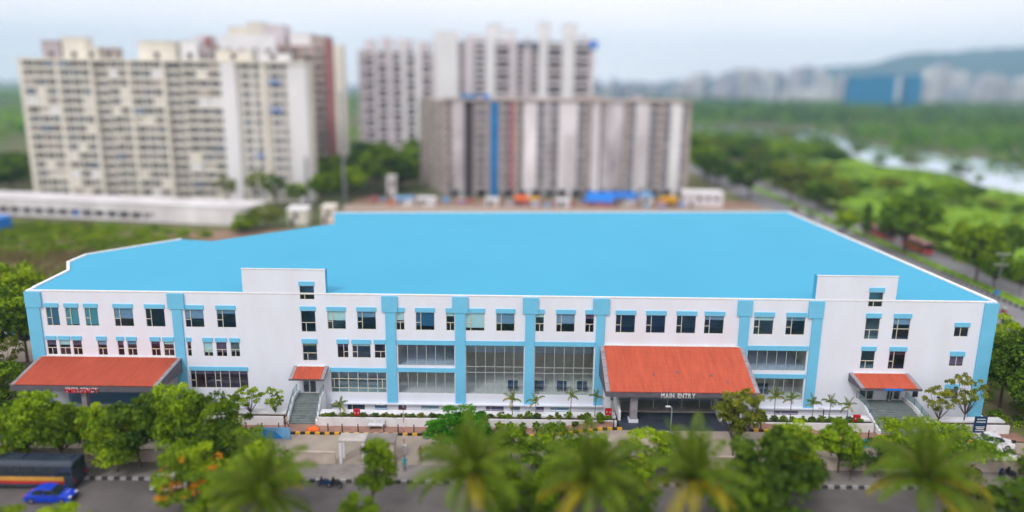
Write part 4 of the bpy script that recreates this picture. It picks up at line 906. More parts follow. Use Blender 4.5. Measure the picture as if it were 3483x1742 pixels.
# street trees on the footpath, left to right
for a in [(-51.6, -16.6, 9.4, 5.6, 'tall', 'mid', 'leafy street tree leftmost in the row, its crown over the emergency porch corner'),
          (-47.9, -17.0, 8.0, 5.0, 'round', 'mid', 'street tree below the red EMERGENCY letters, second from the left in the row'),
          (-43.4, -16.4, 8.4, 5.6, 'layer', 'bright', 'bright green layered street tree before the middle of the emergency porch'),
          (-39.9, -16.6, 9.0, 6.4, 'round', 'dark', 'darker street tree before the right end of the emergency porch'),
          (-35.9, -16.4, 9.7, 5.8, 'round', 'mid', 'tall street tree before the second blue pier from the left'),
          (-31.9, -15.8, 9.4, 6.2, 'layer', 'mid', 'spreading street tree at the right end of the left row, before the wide ground-floor window'),
          (-45.6, -14.4, 6.4, 5.0, 'layer', 'bright', 'low bright tree inside the boundary wall under the left street trees'),
          (-37.5, -14.0, 6.6, 6.0, 'round', 'dark', 'dark low tree inside the boundary wall behind the left lamp post'),
          (-54.8, -14.0, 7.2, 5.2, 'layer', 'bright', 'bright low tree inside the boundary wall below the left porch column'),
          (-30.6, -17.2, 6.0, 4.6, 'round', 'dark', 'small dark street tree low at the right end of the left row'),
          (-53.6, -18.0, 6.0, 5.0, 'layer', 'bright', 'lower bright street tree between the first two of the left row'),
          (-41.8, -17.6, 5.6, 5.2, 'layer', 'bright', 'lower bright street tree before the middle of the left row'),
          (-34.2, -18.0, 6.0, 5.2, 'layer', 'mid', 'lower leafy street tree before the right end of the left row'),
          (-28.9, -16.6, 5.2, 4.8, 'layer', 'mid', 'lowest spreading street tree where the left row ends'),
          (-49.8, -13.2, 5.6, 4.6, 'layer', 'bright', 'bright low tree inside the wall below the EMERGENCY letters'),
          (-37.8, -12.4, 8.6, 5.2, 'layer', 'bright', 'bright tree inside the wall before the grey gable of the emergency porch'),
          (64.6, -5.0, 8.2, 7.0, 'round', 'dark', 'dark bushy tree low before the right blue corner pier'),
          (69.8, -6.0, 9.0, 7.5, 'round', 'mid', 'green bushy tree low at the far right edge'),
          (64.8, 2.0, 11.0, 7.0, 'round', 'dark', 'dark tree pressed against the lower part of the right blue corner pier'),
          (1.9, -29.0, 6.6, 5.4, 'round', 'mid', 'near roadside tree between the upright dark palm and the spear-crowned palm'),
          (11.4, -29.0, 6.4, 5.0, 'layer', 'mid', 'near roadside tree between the spear-crowned palm and the drooping yellowed palm'),
          (20.6, -30.0, 7.2, 5.4, 'round', 'dark', 'near dark roadside tree right of the drooping yellowed palm'),
          (-13.0, -31.0, 5.4, 4.4, 'round', 'mid', 'near low tree at the road edge below the gate cabin'),
          (-26.6, -30.0, 5.6, 5.0, 'layer', 'bright', 'near bright tree just left of the leftmost palm'),
          (41.5, -30.0, 5.4, 5.0, 'layer', 'olive', 'near olive tree right of the rightmost palm'),
          (-2.4, -18.2, 4.4, 4.6, 'layer', 'mid', 'small spreading street tree on the footpath right of the gate opening'),
          (7.0, -19.6, 4.4, 4.8, 'round', 'mid', 'small rounded street tree behind the spear-crowned palm'),
          (29.6, -20.5, 5.0, 4.4, 'round', 'mid', 'small rounded street tree just right of the big dark tree'),
          (48.6, -26.0, 5.0, 5.6, 'round', 'dark', 'dark roadside tree near the lower right corner'),
          (56.0, -18.0, 4.6, 5.2, 'layer', 'mid', 'low spreading tree beside the scooters at the right end of the wall'),
          (-31.9, -4.9, 4.7, 4.0, 'sparse', 'bright', 'thin young tree with see-through crown against the white wall left of the left stairs'),
          (-28.9, -4.9, 4.8, 3.0, 'sparse', 'bright', 'thin young tree with reddish tips just left of the left stairs'),
          (-34.6, -5.2, 4.0, 2.6, 'sparse', 'bright', 'thin young tree in the planter behind the right end of the left tree row'),
          (-23.4, -24.0, 7.8, 6.2, 'tall', 'bright', 'bright yellow-green tree in front of the boundary wall left of the gate'),
          (-13.3, -24.5, 7.9, 4.2, 'tall', 'mid', 'narrow bright green tree standing in front of the gate cabin'),
          (-5.2, -12.6, 5.6, 7.2, 'round', 'rich', 'rounded deep green tree inside the yard right of the gate'),
          (.2, -14.2, 4.4, 4.4, 'round', 'mid', 'small leafy tree right of the deep green rounded tree'),
          (4.0, -16.6, 5.8, 6.4, 'layer', 'mid', 'spreading tree behind the middle coconut palms left of the main entry'),
          (24.2, -26.0, 9.8, 8.0, 'round', 'dark', 'big dark green tree with yellow tips right of the palm before the main entry'),
          (27.6, -23.0, 8.6, 6.0, 'round', 'bright', 'yellowish green tree behind the big dark tree at the right of the main entry'),
          (25.9, -12.4, 8.9, 6.4, 'sparse', 'yellow', 'fine-leaved yellow-green tree hiding the right column of the main porch'),
          (25.2, -12.9, 8.2, 5.2, 'sparse', 'olive', 'fine-leaved olive tree standing inside the yellow-green one at the main porch'),
          (15.2, -16.2, 5.2, 5.2, 'layer', 'bright', 'young tree with flat leaf tiers in front of the main porch'),
          (19.5, -15.6, 3.6, 4.4, 'layer', 'mid', 'low layered tree right of the young tiered tree before the main porch'),
          (9.2, -15.4, 4.0, 4.6, 'round', 'mid', 'low bushy tree left of the young tiered tree before the main porch'),
          (31.9, -15.0, 5.4, 6.2, 'layer', 'bright', 'bright spreading tree inside the wall right of the main porch'),
          (35.8, -15.9, 6.3, 4.4, 'round', 'mid', 'tree at the boundary wall before the young palms of the right planter'),
          (39.4, -16.8, 4.4, 3.2, 'tall', 'dark', 'small dark street tree on the footpath below the right stairs'),
          (36.3, -17.6, 3.8, 2.8, 'sparse', 'dark', 'small drooping street tree left of the dark one on the right footpath'),
          (44.2, -14.6, 5.9, 7.0, 'layer', 'bright', 'wide flat-topped bright tree before the right stairs'),
          (49.6, -14.2, 5.6, 7.6, 'layer', 'mid', 'wide flat-topped tree right of the one before the right stairs'),
          (-.8, -21.5, 4.6, 4.8, 'round', 'mid', 'leafy tree on the near roadside left of the spear-crowned palm'),
          (10.9, -22.5, 4.8, 4.6, 'round', 'dark', 'dark low tree between the two palms before the main porch'),
          (20.3, -24.5, 4.6, 4.4, 'layer', 'mid', 'low tree between the drooping palm and the big dark tree'),
          (-8.2, -31.0, 3.4, 4.8, 'round', 'mid', 'low bush-like tree at the near road edge left of the upright dark palm'),
          (26.0, -31.5, 5.2, 5.0, 'round', 'dark', 'dark low tree at the near edge right below the big dark tree'),
          (-26.5, -23.0, 4.2, 5.0, 'round', 'mid', 'leafy bush-like tree between the orange flowering tree and the leftmost palm'),
          (5.0, -23.5, 5.0, 5.0, 'round', 'mid', 'leafy tree between the upright dark palm and the spear-crowned palm'),
          (-1.0, -24.5, 3.6, 4.4, 'layer', 'bright', 'bright low tree on the road edge below the rounded deep green tree'),
          (13.2, -19.0, 3.4, 4.2, 'round', 'bright', 'bright bush-like tree on the footpath before the main porch'),
          (45.5, -21.5, 4.0, 5.2, 'layer', 'olive', 'olive low tree on the road edge right of the rightmost palm'),
          (52.5, -5.2, 5.8, 4.3, 'sparse', 'yellow', 'young yellow-green tree just right of the right stairs'),
          (55.9, -4.6, 7.3, 4.6, 'sparse', 'yellow', 'taller young yellow-green tree near the right blue corner'),
          (-41.0, -29.5, 2.9, 5.0, 'layer', 'bright', 'low bright green tree at the near edge of the road before the blue car'),
          (-46.0, -30.0, 2.9, 5.0, 'layer', 'bright', 'low bright green tree at the near left corner before the bus'),
          (66.6, -1.5, 12.6, 9.6, 'tall', 'dark', 'tall dark tree against the right blue corner pier'),
          (73.0, -2.5, 13.0, 10.5, 'round', 'dark', 'tall dark tree at the far right beyond the blue corner pier'),
          (66.0, 9.0, 9.6, 8.0, 'round', 'mid', 'lighter tree behind the dark trees right of the blue corner pier'),
          (73.5, 20.0, 8.6, 8.5, 'layer', 'bright', 'yellow-green spreading tree beside the side road at the right corner'),
          (66.5, 22, 7.2, 7.5, 'layer', 'bright', 'low bright tree between the right wall and the side road'),
          (80.0, 14.0, 9.0, 9.0, 'round', 'mid', 'green tree nearest the side road right of the hospital'),
          (-80.5, 26.0, 12.6, 9.0, 'round', 'bright', 'bright tall tree left of the hospital roof corner, farthest back there'),
          (-71.5, 14.0, 11.8, 8.5, 'round', 'mid', 'green tree beside the left end wall above the parked white car'),
          (-74.0, 8.0, 12.0, 9.5, 'round', 'dark', 'dark tree at the left edge beside the hospital'),
          (-68.5, 5.0, 8.4, 5.0, 'sparse', 'olive', 'thin leaning tree by the left blue corner pier'),
          (-64.2, -4.0, 8.4, 8.0, 'layer', 'mid', 'leafy tree left of the emergency porch'),
          (-66.0, -7.5, 7.4, 8.0, 'round', 'dark', 'dark tree low at the left edge beside the emergency porch'),
          (-61.5, -10.5, 6.4, 6.0, 'tall', 'dark', 'dark narrow tree in the shade left of the first street tree')]:
    x, y, h, wd, kind, lf, lab = a
    tree(x, y, h, wd * (1.0 if kind == 'sparse' else 1.22), kind, lf, lab, 'broadleaf trees round the hospital')
tree(-31.2, -24.0, 6.3, 9.0, 'layer', 'bright', 'flowering tree with orange blossom on the road side right of the bus', flower=16)
tree(62.5, -21.5, 6.0, 7.0, 'layer', 'olive', 'orange-flecked tree at the near right edge by the road', flower=12)

# coconut palms: every frond an object
def frond(seed, ln, rise, droop, lw=.55):
    r = random.Random(seed); V = []; F = []; tint = []
    def at(t):
        a = rise - droop * t * t
        return a
    pts = [Vector((0, 0, 0))]; a = rise; n = 26
    for k in range(n):
        a = rise - droop * ((k + 1) / n) ** 1.5; pts.append(pts[-1] + Vector((math.cos(a), 0, math.sin(a))) * ln / n)
    g = MB(); g.tube(pts[::2], [max(.012, .05 * (1 - k / 13)) for k in range(len(pts[::2]))], 5, 0)
    for k in range(2, n + 1):
        t = k / n; l = ln * .185 * max(.12, math.sin(min(.97, .16 + t * .80) * math.pi)) ** .55 + .08
        for s in (-1, 1):
            for q in (0, .5):
                p = pts[k - 1].lerp(pts[k], q); d = (pts[k] - pts[k - 1]).normalized()
                out = (Vector((0, s, 0)) * .8 + d * .62 + Vector((0, 0, -.28 + r.uniform(-.2, .2)))).normalized()
                tip = p + out * l + Vector((0, 0, -l * .42)); m = p + out * l * .5
                wv = d * .056 * (ln / 4.6)
                g.poly([p - wv * .4, m - wv, tip, m + wv], 1)
    return g.mesh('frond', [M['teal'], LEAF['palm']])
M['rachis'] = mat('palm_rachis', (.26, .27, .06), .6, .2, 3)
def palm_kit(ln, tag_):
    ks = [('up', 1.38, .35), ('mid', 1.02, 1.45), ('out', .60, 1.75), ('low', .12, 1.5)]
    out = []
    for i, (k, r_, d_) in enumerate(ks):
        me = frond(i + 3, ln, r_, d_); me.materials[0] = M['rachis']
        nv = len(me.vertices); at = me.attributes.new('tint', 'FLOAT', 'POINT'); rs = np.random.RandomState(i)
        at.data.foreach_set('value', np.clip(.45 + rs.normal(size=nv) * .2, 0, 1).astype(np.float32)); out.append(me)
    return out
KIT = palm_kit(5.3, 'coconut')
def palm(x, y, hz, label, group, kit=KIT, sc_=1., rad=.17, n=29, lean=.4, old=.18, nuts=True, name='coconut_palm', cat='palm tree'):
    t = thing(name, label, cat, (x, y, 0), rnd.uniform(0, 6.28), group)
    top = Vector((lean, 0, hz)); m_ = Vector((lean * .25, 0, hz * .5))
    MB().tube([(0, 0, -.1), (0, 0, .3), m_, top], [rad * 1.7, rad * 1.15, rad, rad * .85], 10).build('trunk', M['palmbark'], t, True)
    if sc_ > .6: MB().tube([top - Vector((0, 0, .2)), top + Vector((0, 0, .5))], [rad * 1.3, rad * .5], 8).build('crownshaft', M['rachis'], t)
    for k in range(n):
        f = k / n; kind = 0 if f < .2 else 1 if f < .5 else 2 if f < .78 else 3
        o = obj('frond', kit[kind], t, loc=tuple(top + Vector((0, 0, .35 * (1 - f) * sc_))))
        o.rotation_euler = (rnd.uniform(-.2, .2), rnd.uniform(-.16, .16), k * 2.399 + rnd.uniform(-.2, .2)); s = sc_ * rnd.uniform(.85, 1.1) * (1.05 if kind else .95); o.scale = (s, s, s)
        if kind == 3 and rnd.random() < old * 2.2 or kind == 2 and rnd.random() < old: o.material_slots[1].link = 'OBJECT'; o.material_slots[1].material = LEAF['palmold']
    if nuts:
        for k in range(6):
            a = k * 1.05; g = MB(); c = top + Vector((math.cos(a) * .3, math.sin(a) * .3, -.15)); g.tube([c + Vector((0, 0, .16)), c + Vector((0, 0, .08)), c, c - Vector((0, 0, .1)), c - Vector((0, 0, .16))], [.03, .11, .14, .1, .02], 8); g.build('coconut', LEAF['palmold'], t, True)
    return t
for x, y, hz, lab in ((-20.8, -34, 7.1, 'leftmost of the near coconut palms, partly yellowed, in front of the gate'), (-3.4, -34, 9.3, 'coconut palm with an upright dark crown in front of the rounded deep green tree'),
                      (6.8, -34, 9.4, 'coconut palm with the tallest upright spear, just left of the main porch'), (15.5, -34, 9.0, 'coconut palm with drooping yellowed fronds in front of the main porch steps'), (34.4, -34, 9.2, 'coconut palm rightmost of the near row, before the right stairs')):
    palm(x, y, hz, lab, 'coconut palms along the near roadside')
KIT2 = palm_kit(1.5, 'young')
for i, (x, h) in enumerate(((-20.9, 2.3), (.3, 3.2), (3.2, 3.0), (7.4, 3.8), (10.4, 3.7), (32.3, 4.1), (34.3, 3.9), (37.0, 3.3), (39.0, 3.5), (41.3, 3.1))):
    lab = ['young palm in the planter beside the left red hose cabinet, smallest of the row', 'young palm before the right end of the first double-height bay', 'young palm before the pier between the two double-height bays', 'tall young palm in the middle of the right double-height bay',
           'tall young palm beside the red hose cabinet near the main porch', 'young palm nearest the main porch in the right planter', 'young palm second from the main porch in the right planter, yellowish', 'young palm before the blue pier left of the right stairs', 'fullest young palm in the right planter', 'young palm nearest the right stairs'][i]
    palm(x, -4.9 if i < 5 else -5.3, h, lab, 'young palms in the front planters', KIT2, rnd.uniform(.7, .95), .05, 9, .08, .3, False, 'young_palm', 'palm tree')

# planter shrubs
for i in range(30):
    x = -22.8 + i * 1.2 + rnd.uniform(-.3, .3)
    if 13 < x: continue
    tree(x, -5.45, .55 + (.55 if x > -2 else .1) * rnd.random(), 1.1, 'shrub', rnd.choice(('mid', 'dark', 'olive')), 'small leafy shrub in the dark soil of the left planter' , 'shrubs in the left planter', False, z=1.02)
for i in range(12):
    x = 30 + i * 1.15; tree(x, -5.45, .6 + .4 * rnd.random(), 1.1, 'shrub', rnd.choice(('mid', 'dark')), 'small leafy shrub in the soil of the right planter', 'shrubs in the right planter', False, z=1.02)
for i in range(9):
    x = -1.5 + i * 1.55; tree(x, -6.7, .8 + .5 * rnd.random(), 1.0, 'shrub', rnd.choice(('mid', 'bright', 'dark')), 'potted shrub on the red-brown strip before the planter', 'potted shrubs before the planter', False, z=.1 + drive_z(x, -8))

# trees to the right: roadside, meadow and marsh
RT = [(88.2,186.3,17,14.9),(107.6,215.9,14.1,11.6),(85.4,220.8,15.3,14.7),(89.7,261.1,15,14.4),(115.8,303.9,18,13.6),(100.9,179.1,14.9,14.5),(103.1,159.4,12.3,11.9),(94.8,118.2,8.4,8),(98.2,113.6,3.8,10.5),(111.5,164.7,13.4,11.3),(99.6,95.1,17.4,15.5),(100.8,67.3,11.9,13.3),(101.4,61.8,7.7,7.9),(113.2,94.6,5.8,8.9),(116.2,80.4,9,11),(102.2,55,3.7,9.5),(134.2,198.9,11.5,7.3),(146.7,199.9,11.6,7.8),(154.2,188.8,10.3,5.3),(160.1,181.1,16.7,8.2),(170.5,184.6,8.5,7),(168.4,169,8.8,4.1),(171.2,159.8,6.9,4),(156,308.4,19.4,12.5),(166.5,298.6,16.6,11),(202.8,471.3,22.1,12.3),(208.3,413.5,18.3,9.4),(208.3,365.7,8.3,7.1),(197.1,313.1,9.8,6.3),(210.5,303.5,13.2,6.2),(211.3,264.4,13,6.7),(205.8,239.2,5,4.2),(143.4,357.5,20.4,12.6),(112.5,353.5,18.9,12.5),(145.1,422.5,18.7,11.2),(133.3,294.9,14.1,8.5),(125.8,231.8,11.8,8.1)]
RL = ['wide dark tree where the site sheds end, right of the stained slab', 'rounded tree behind the wide dark tree right of the stained slab', 'tree right beside the foot of the stained slab', 'tree farther off right of the stained slab, near its edge', 'broad tree in the middle distance above the site sheds', 'rounded olive tree beside the road beyond the white shed', 'olive roadside tree left of the yellow-green round one, further back', 'yellow-green round bush-like tree behind the right roof edge', 'narrow columnar green tree behind the right roof edge', 'tall rounded tree behind the columnar one', 'biggest dark roadside tree, hanging over the red bus', 'dark spreading tree in the median right of the red bus', 'small dark tree in the median under the spreading one', 'light small tree just right of the red bus', 'rounded green tree across the far carriageway at the right edge', 'thin young tree in the median at the right edge']
for i, (x, y, wd, h) in enumerate(RT):
    near = i < 16
    lab = RL[i] if near else 'bushy tree on the bright meadow before the river' if i < 23 else 'marsh tree along the river bank and behind the meadow'
    grp = 'roadside trees right of the hospital' if near else 'bushy trees on the meadow' if i < 23 else 'marsh trees by the river'
    tree(x, y, h, wd, 'column' if i == 8 else 'round' if h / wd > .65 else 'layer', ('dark', 'olive', 'dark', 'mid')[i % 4] if i not in (7, 13) else 'bright', lab, grp, hi=near and i > 6)
for i in range(28):
    t_ = rnd.random(); y = 200 + t_ * 160; x = 118 + rnd.uniform(-8, 8) + (y - 95) * .05 if i % 2 else rnd.uniform(84, 135) ; y = y if i % 2 else rnd.uniform(190, 420)
    tree(x, y, rnd.uniform(6, 12), rnd.uniform(8, 14), rnd.choice(('round', 'layer')), rnd.choice(('dark', 'mid', 'olive')), 'leafy tree in the green belt between the side road and the meadow', 'trees of the green belt beside the road', False)
for i in range(12):
    tree(112 + rnd.uniform(-2, 4), 58 + i * 5 - rnd.uniform(0, 4), rnd.uniform(4, 7), rnd.uniform(5, 8), 'round', rnd.choice(('mid', 'bright', 'dark')), 'roadside tree beyond the far carriageway', 'trees beyond the far carriageway', False)

# trees behind the hospital on the left and in the middle
for (x, y, wd, h), lf, kind, lab in zip([(-94,153.8,8.8,11.2),(-84.1,154.5,8.9,12.5),(-75.9,147,11.2,13.4),(-71.4,155.5,8.2,8.6),(-70,119.3,11.7,6.8),(-74.8,113,9.5,5),(-63.5,156.1,10.3,13.4),(-60.3,170.7,8.4,12.5),(-187.2,187.2,13.1,11.1),(-205.5,211.6,16,12.3),(-67.5,212.8,9.4,11.3),(-50.8,189.7,17.9,18.4),(-44,195.1,11.2,15.2),(-57.7,179.8,11.3,11.7),(-75.4,291.6,22,13.5),(84.5,234.5,15.9,18),(99.1,311.8,14.7,15.1)],
        ['olive', 'olive', 'dark', 'bright', 'olive', 'bright', 'mid', 'mid', 'dark', 'dark', 'dark', 'mid', 'dark', 'bright', 'dark', 'mid', 'mid'], ['sparse', 'sparse', 'sparse', 'round', 'layer', 'shrub', 'round', 'tall', 'round', 'round', 'round', 'round', 'round', 'round', 'layer', 'round', 'round'],
        ['thin olive tree before the right part of the beige slab, leftmost there', 'thin olive tree in the middle before the white right end of the beige slab', 'tall dark wispy tree before the right end of the beige slab', 'bright green tree at the right foot of the beige slab', 'olive spreading tree behind the stepped left roof edge', 'low bright bush right of the bare brown earth', 'leafy tree between the two tall light masts', 'leafy tree behind the taller light mast', 'dark tree at the left edge beside the beige slab', 'dark tree farther off at the left edge beside the beige slab', 'dark tree at the foot of the brown tower', 'big leafy tree between the brown tower and the stained slab', 'dark tree against the left wing of the stained slab', 'lighter tree low between the masts and the stained slab', 'dark tree belt crown behind the big leafy middle tree', 'leafy tree right behind the stained slab', 'leafy tree farther off right of the stained slab']):
    tree(x, y, h, wd, kind, lf, lab, 'trees behind the hospital', hi=False)
for i in range(26):
    tree(-60 + rnd.uniform(-14, 26), rnd.uniform(190, 300), rnd.uniform(9, 15), rnd.uniform(10, 16), 'round', rnd.choice(('dark', 'mid', 'mid')), 'leafy tree in the thicket between the brown tower and the stained slab', 'thicket trees between the towers', False)
for i in range(18):
    tree(rnd.uniform(-230, -172), rnd.uniform(165, 300), rnd.uniform(8, 13), rnd.uniform(10, 16), 'round', rnd.choice(('dark', 'mid')), 'leafy tree in the thicket left of the beige slab', 'thicket trees left of the beige slab', False)

# masses nobody could count
def mass(name, n, region, rr, rz, per, leaf, m, seed, zc=.5):
    r = random.Random(seed); bl_ = []
    for _ in range(n):
        x, y = region(r); a = r.uniform(*rr); b = a * r.uniform(*rz); bl_.append((x, y, b * zc, a, b, r.uniform(-.1, 1.0)))
    return tag(obj(name, leaf_mesh(name, LEAF[m], bl_, per, leaf, seed)), kind='stuff')
def poly_region(P, dens=None):
    xs_, ys_ = [p[0] for p in P], [p[1] for p in P]
    def f(r):
        while True:
            x, y = r.uniform(min(xs_), max(xs_)), r.uniform(min(ys_), max(ys_)); c = False
            for (a, b), (e, d) in zip(P, P[1:] + P[:1]):
                if (b > y) != (d > y) and x < (e - a) * (y - b) / (d - b) + a: c = not c
            if c: return x, y
    return f
mass('scrub_bushes', 640, poly_region([(-205, 60), (-66, 22), (-58, 40), (-52, 60), (-64, 96), (-92, 100), (-120, 118), (-205, 118)]), (.6, 2.2), (.4, .7), 60, .28, 'olive', 21)
mass('dry_scrub', 620, poly_region([(-150, 40), (-66, 24), (-66, 50), (-100, 88), (-150, 80)]), (.8, 2.6), (.3, .6), 60, .26, 'brownscrub', 22)
mass('green_scrub', 420, poly_region([(-160, 84), (-88, 84), (-80, 110), (-120, 119), (-160, 119)]), (.8, 2.6), (.3, .6), 60, .3, 'bright', 23)
mass('far_bank_wood', 900, poly_region([(255, 300), (330, 265), (700, 300), (900, 560), (420, 600), (288, 640), (270, 520), (262, 420), (290, 380)]), (4, 9), (.7, 1.1), 55, 1.1, 'wood', 24)
mass('mangrove_wood', 1500, poly_region([(120, 680), (300, 700), (700, 620), (1400, 900), (1900, 1700), (300, 1850), (100, 900)]), (7, 15), (.5, .75), 45, 2.2, 'wood', 25)
mass('dark_mangrove_wood', 420, poly_region([(200, 720), (320, 720), (700, 620), (1400, 900), (1900, 1700), (300, 1850), (100, 900)]), (9, 20), (.5, .8), 45, 2.4, 'dark', 45)
mass('horizon_wood', 900, poly_region([(-1500, 420), (-110, 330), (-60, 420), (100, 420), (110, 1700), (-1500, 2200)]), (8, 18), (.5, .8), 45, 2.2, 'wood', 26)
mass('river_edge_wood', 240, poly_region([(150, 330), (196, 352), (205, 420), (200, 470), (150, 520), (120, 560), (100, 330)]), (4, 8), (.6, 1.0), 55, 1.0, 'mid', 27)
mass('meadow_tufts', 1300, poly_region([(112, 20), (250, 60), (300, 170), (207, 212), (199, 235), (214, 276), (200, 316), (150, 325), (120, 240), (112, 120)]), (.7, 2.4), (.2, .5), 50, .32, 'bright', 28, .15)
mass('marsh_shrubs', 260, poly_region([(112, 20), (250, 60), (300, 170), (207, 212), (199, 235), (214, 276), (200, 316), (150, 325), (120, 240), (112, 120)]), (1, 3.2), (.4, .7), 60, .4, 'mid', 38, .3)
mass('verge_growth', 420, poly_region([(61.8, -15), (86, -15), (86, 60), (61.8, 60)]), (.4, 1.2), (.4, .8), 50, .16, 'mid', 29)
mass('median_shrubs', 260, lambda r: (r.uniform(98.6, 101.6), r.uniform(10, 190)), (.3, .7), (.4, .8), 40, .12, 'bright', 30)
mass('roadside_hedge', 260, lambda r: (r.uniform(109, 112), r.uniform(10, 200)), (.8, 1.8), (.6, .9), 50, .25, 'mid', 31)
mass('near_verge_growth', 500, lambda r: (r.uniform(-75, 75), r.uniform(-50, -31)), (.7, 2.0), (.5, .9), 60, .26, 'mid', 32)

# ------------------------------------------------------------------ FRONT YARD: boundary wall, gate, street furniture
def wall_run(x0, x1, y, label, h=1.55):
    t = thing('boundary_wall', label, 'wall', (x0, y, 0))
    n = max(1, round((x1 - x0) / 3)); st_ = (x1 - x0) / n
    pm_ = MB().box(.13, st_ - .13, 0, .18, -.05, h - .12).mesh('wall_panel', M['wall']); pl = MB().box(-.13, .13, -.06, .24, -.05, h - .02).mesh('pilaster', M['wall'])
    for i in range(n): obj('wall_panel', pm_, t, loc=(i * st_, 0, 0)); obj('pilaster', pl, t, loc=(i * st_, 0, 0))
    obj('pilaster', pl, t, loc=(x1 - x0, 0, 0))
    MB().box(.13, x1 - x0 - .13, -.05, .23, h - .12, h).build('coping', M['wall'], t)
    return t
wall_run(-100, -19.2, -15.4, 'long cream boundary wall behind the left street trees and the bus')
wall_run(4.0, 57.0, -15.4, 'long cream boundary wall behind the palms on the right half of the road')
# gate: pillars, flat roof, guard cabin
gt = thing('gate_canopy', 'flat-roofed gate shelter on white posts with a grey roof slab', 'gate shelter', (-18.8, -15.2, 0))
MB().box(0, 3.0, 0, 1.9, 2.66, 2.82).build('roof_slab', M['concrete'], gt)
for x in (.1, 2.6): 
    for y in (.1, 1.5): MB().box(x, x + .3, y, y + .3, 0, 2.66).build('post', M['white2'], gt)
gc = thing('guard_cabin', 'small cream guard cabin with grey roof and blue window by the gate', 'guard cabin', (-15.7, -15.2, 0))
MB().box(0, 3.0, 0, 2.0, 0, 2.55).build('wall', M['wall'], gc)
MB().box(-.1, 3.15, -.15, 2.15, 2.55, 2.74).build('roof', M['footpath'], gc)
wf = MB().box(1.75, 2.75, -.06, -.005, .95, 1.95).build('window', M['frame'], gc); MB().box(1.83, 2.67, -.085, -.065, 1.03, 1.87).build('pane', M['farglass2'], wf)
MB().box(.4, 1.25, -.05, -.005, 0, 2.05).build('door', M['teal'], gc)
bb = thing('boom_barrier', 'raised red and white boom barrier pole beside the guard cabin', 'barrier', (-11.9, -12.6, 0))
MB().box(-.2, .2, -.2, .2, 0, 1.05).build('cabinet', M['kerbwhite'], bb)
for k in range(9): MB().tube([(0, -.24, .8 + k * .62), (0, -.24, .8 + (k + 1) * .62)], .045, 6).build('boom_section', M['red'] if k % 2 else M['kerbwhite'], bb)
# bollards
bx = [-56, -53, -46, -43, -38, -34.5, -31.6, -29.7, -27.7, -21.8, -20.1, -18.2, -15.1, -13.4, -11.5, -9.6, -7.7, -5.8, -3.6, -0.4, 3.2, 6.6, 9.8, 12.4, 30.0, 33.0, 36.0, 39.4, 43.0, 54.5, 58.0]
b0 = thing('bollard', 'dark slim bollard standing along the yellow and black kerb', 'bollard', (bx[0], -7.5, .09), 0, 'dark bollards along the front kerb')
MB().tube([(0, 0, 0), (0, 0, .98), (0, 0, 1.04)], [.075, .065, .03], 8).build('post', M['darkmetal'], b0); MB().disc((0, 0, .88), (0, 0, 1), .085, .05, 8).build('band', M['maroon'], b0)
for x in bx[1:]: dup(b0, (x, -7.5, .09 + drive_z(x, -8)))
# fire hose cabinets
def hose(x, y, z, label):
    t = thing('hose_cabinet', label, 'hose cabinet', (x, y, z), 0, 'red fire hose cabinets in the planters')
    MB().box(-.4, .4, 0, .3, .25, 1.05).build('cabinet', M['red'], t)
    for s in (-.2, .2): MB().disc((s, -.012, .66), (0, 1, 0), .07, .02, 10).build('glazed_port', M['kerbwhite'], t)
    MB().box(-.01, .01, -.012, -.002, .3, 1.0).build('door_gap', M['black'], t)
    for s in (-.3, .3): MB().box(s - .03, s + .03, .1, .2, -.1, .25).build('leg', M['darkmetal'], t)
hose(-18.75, -5.5, .95, 'red fire hose cabinet in the left planter right of the stairs'); hose(12.0, -5.5, 1.45, 'red fire hose cabinet beside the left column of the main porch'); hose(42.4, -5.5, 1.0, 'red fire hose cabinet just left of the right stairs')
# bench
t = thing('bench', 'white slab bench against the planter wall between the bollards', 'bench', (-16.2, -6.5, .09))
MB().box(-1.0, 1.0, -.35, .25, .40, .52).build('seat', M['kerbwhite'], t)
for x in (-.8, .8): MB().box(x - .1, x + .1, -.3, .2, 0, .40).build('leg', M['footpath'], t)
MB().box(-1.0, 1.0, .25, .35, .45, .95).build('backrest', M['kerbwhite'], t)
# orange heap of tarpaulin
bm_ = bmesh.new(); bmesh.ops.create_icosphere(bm_, subdivisions=3, radius=1); rr = random.Random(3)
for v in bm_.verts:
    f = 1 + .18 * math.sin(v.co.x * 5 + v.co.y * 3) + rr.uniform(-.08, .08); v.co = Vector((v.co.x * .75 * f, v.co.y * .5 * f, max(-.05, v.co.z * .42 * f)))
me = bpy.data.meshes.new('tarpaulin_heap'); bm_.to_mesh(me); bm_.free(); me.materials.append(M['orange'])
tag(obj('tarpaulin_heap', me, loc=(-23.6, -7.1, .1)), 'crumpled orange tarpaulin heap lying before the left stairs', 'tarpaulin')
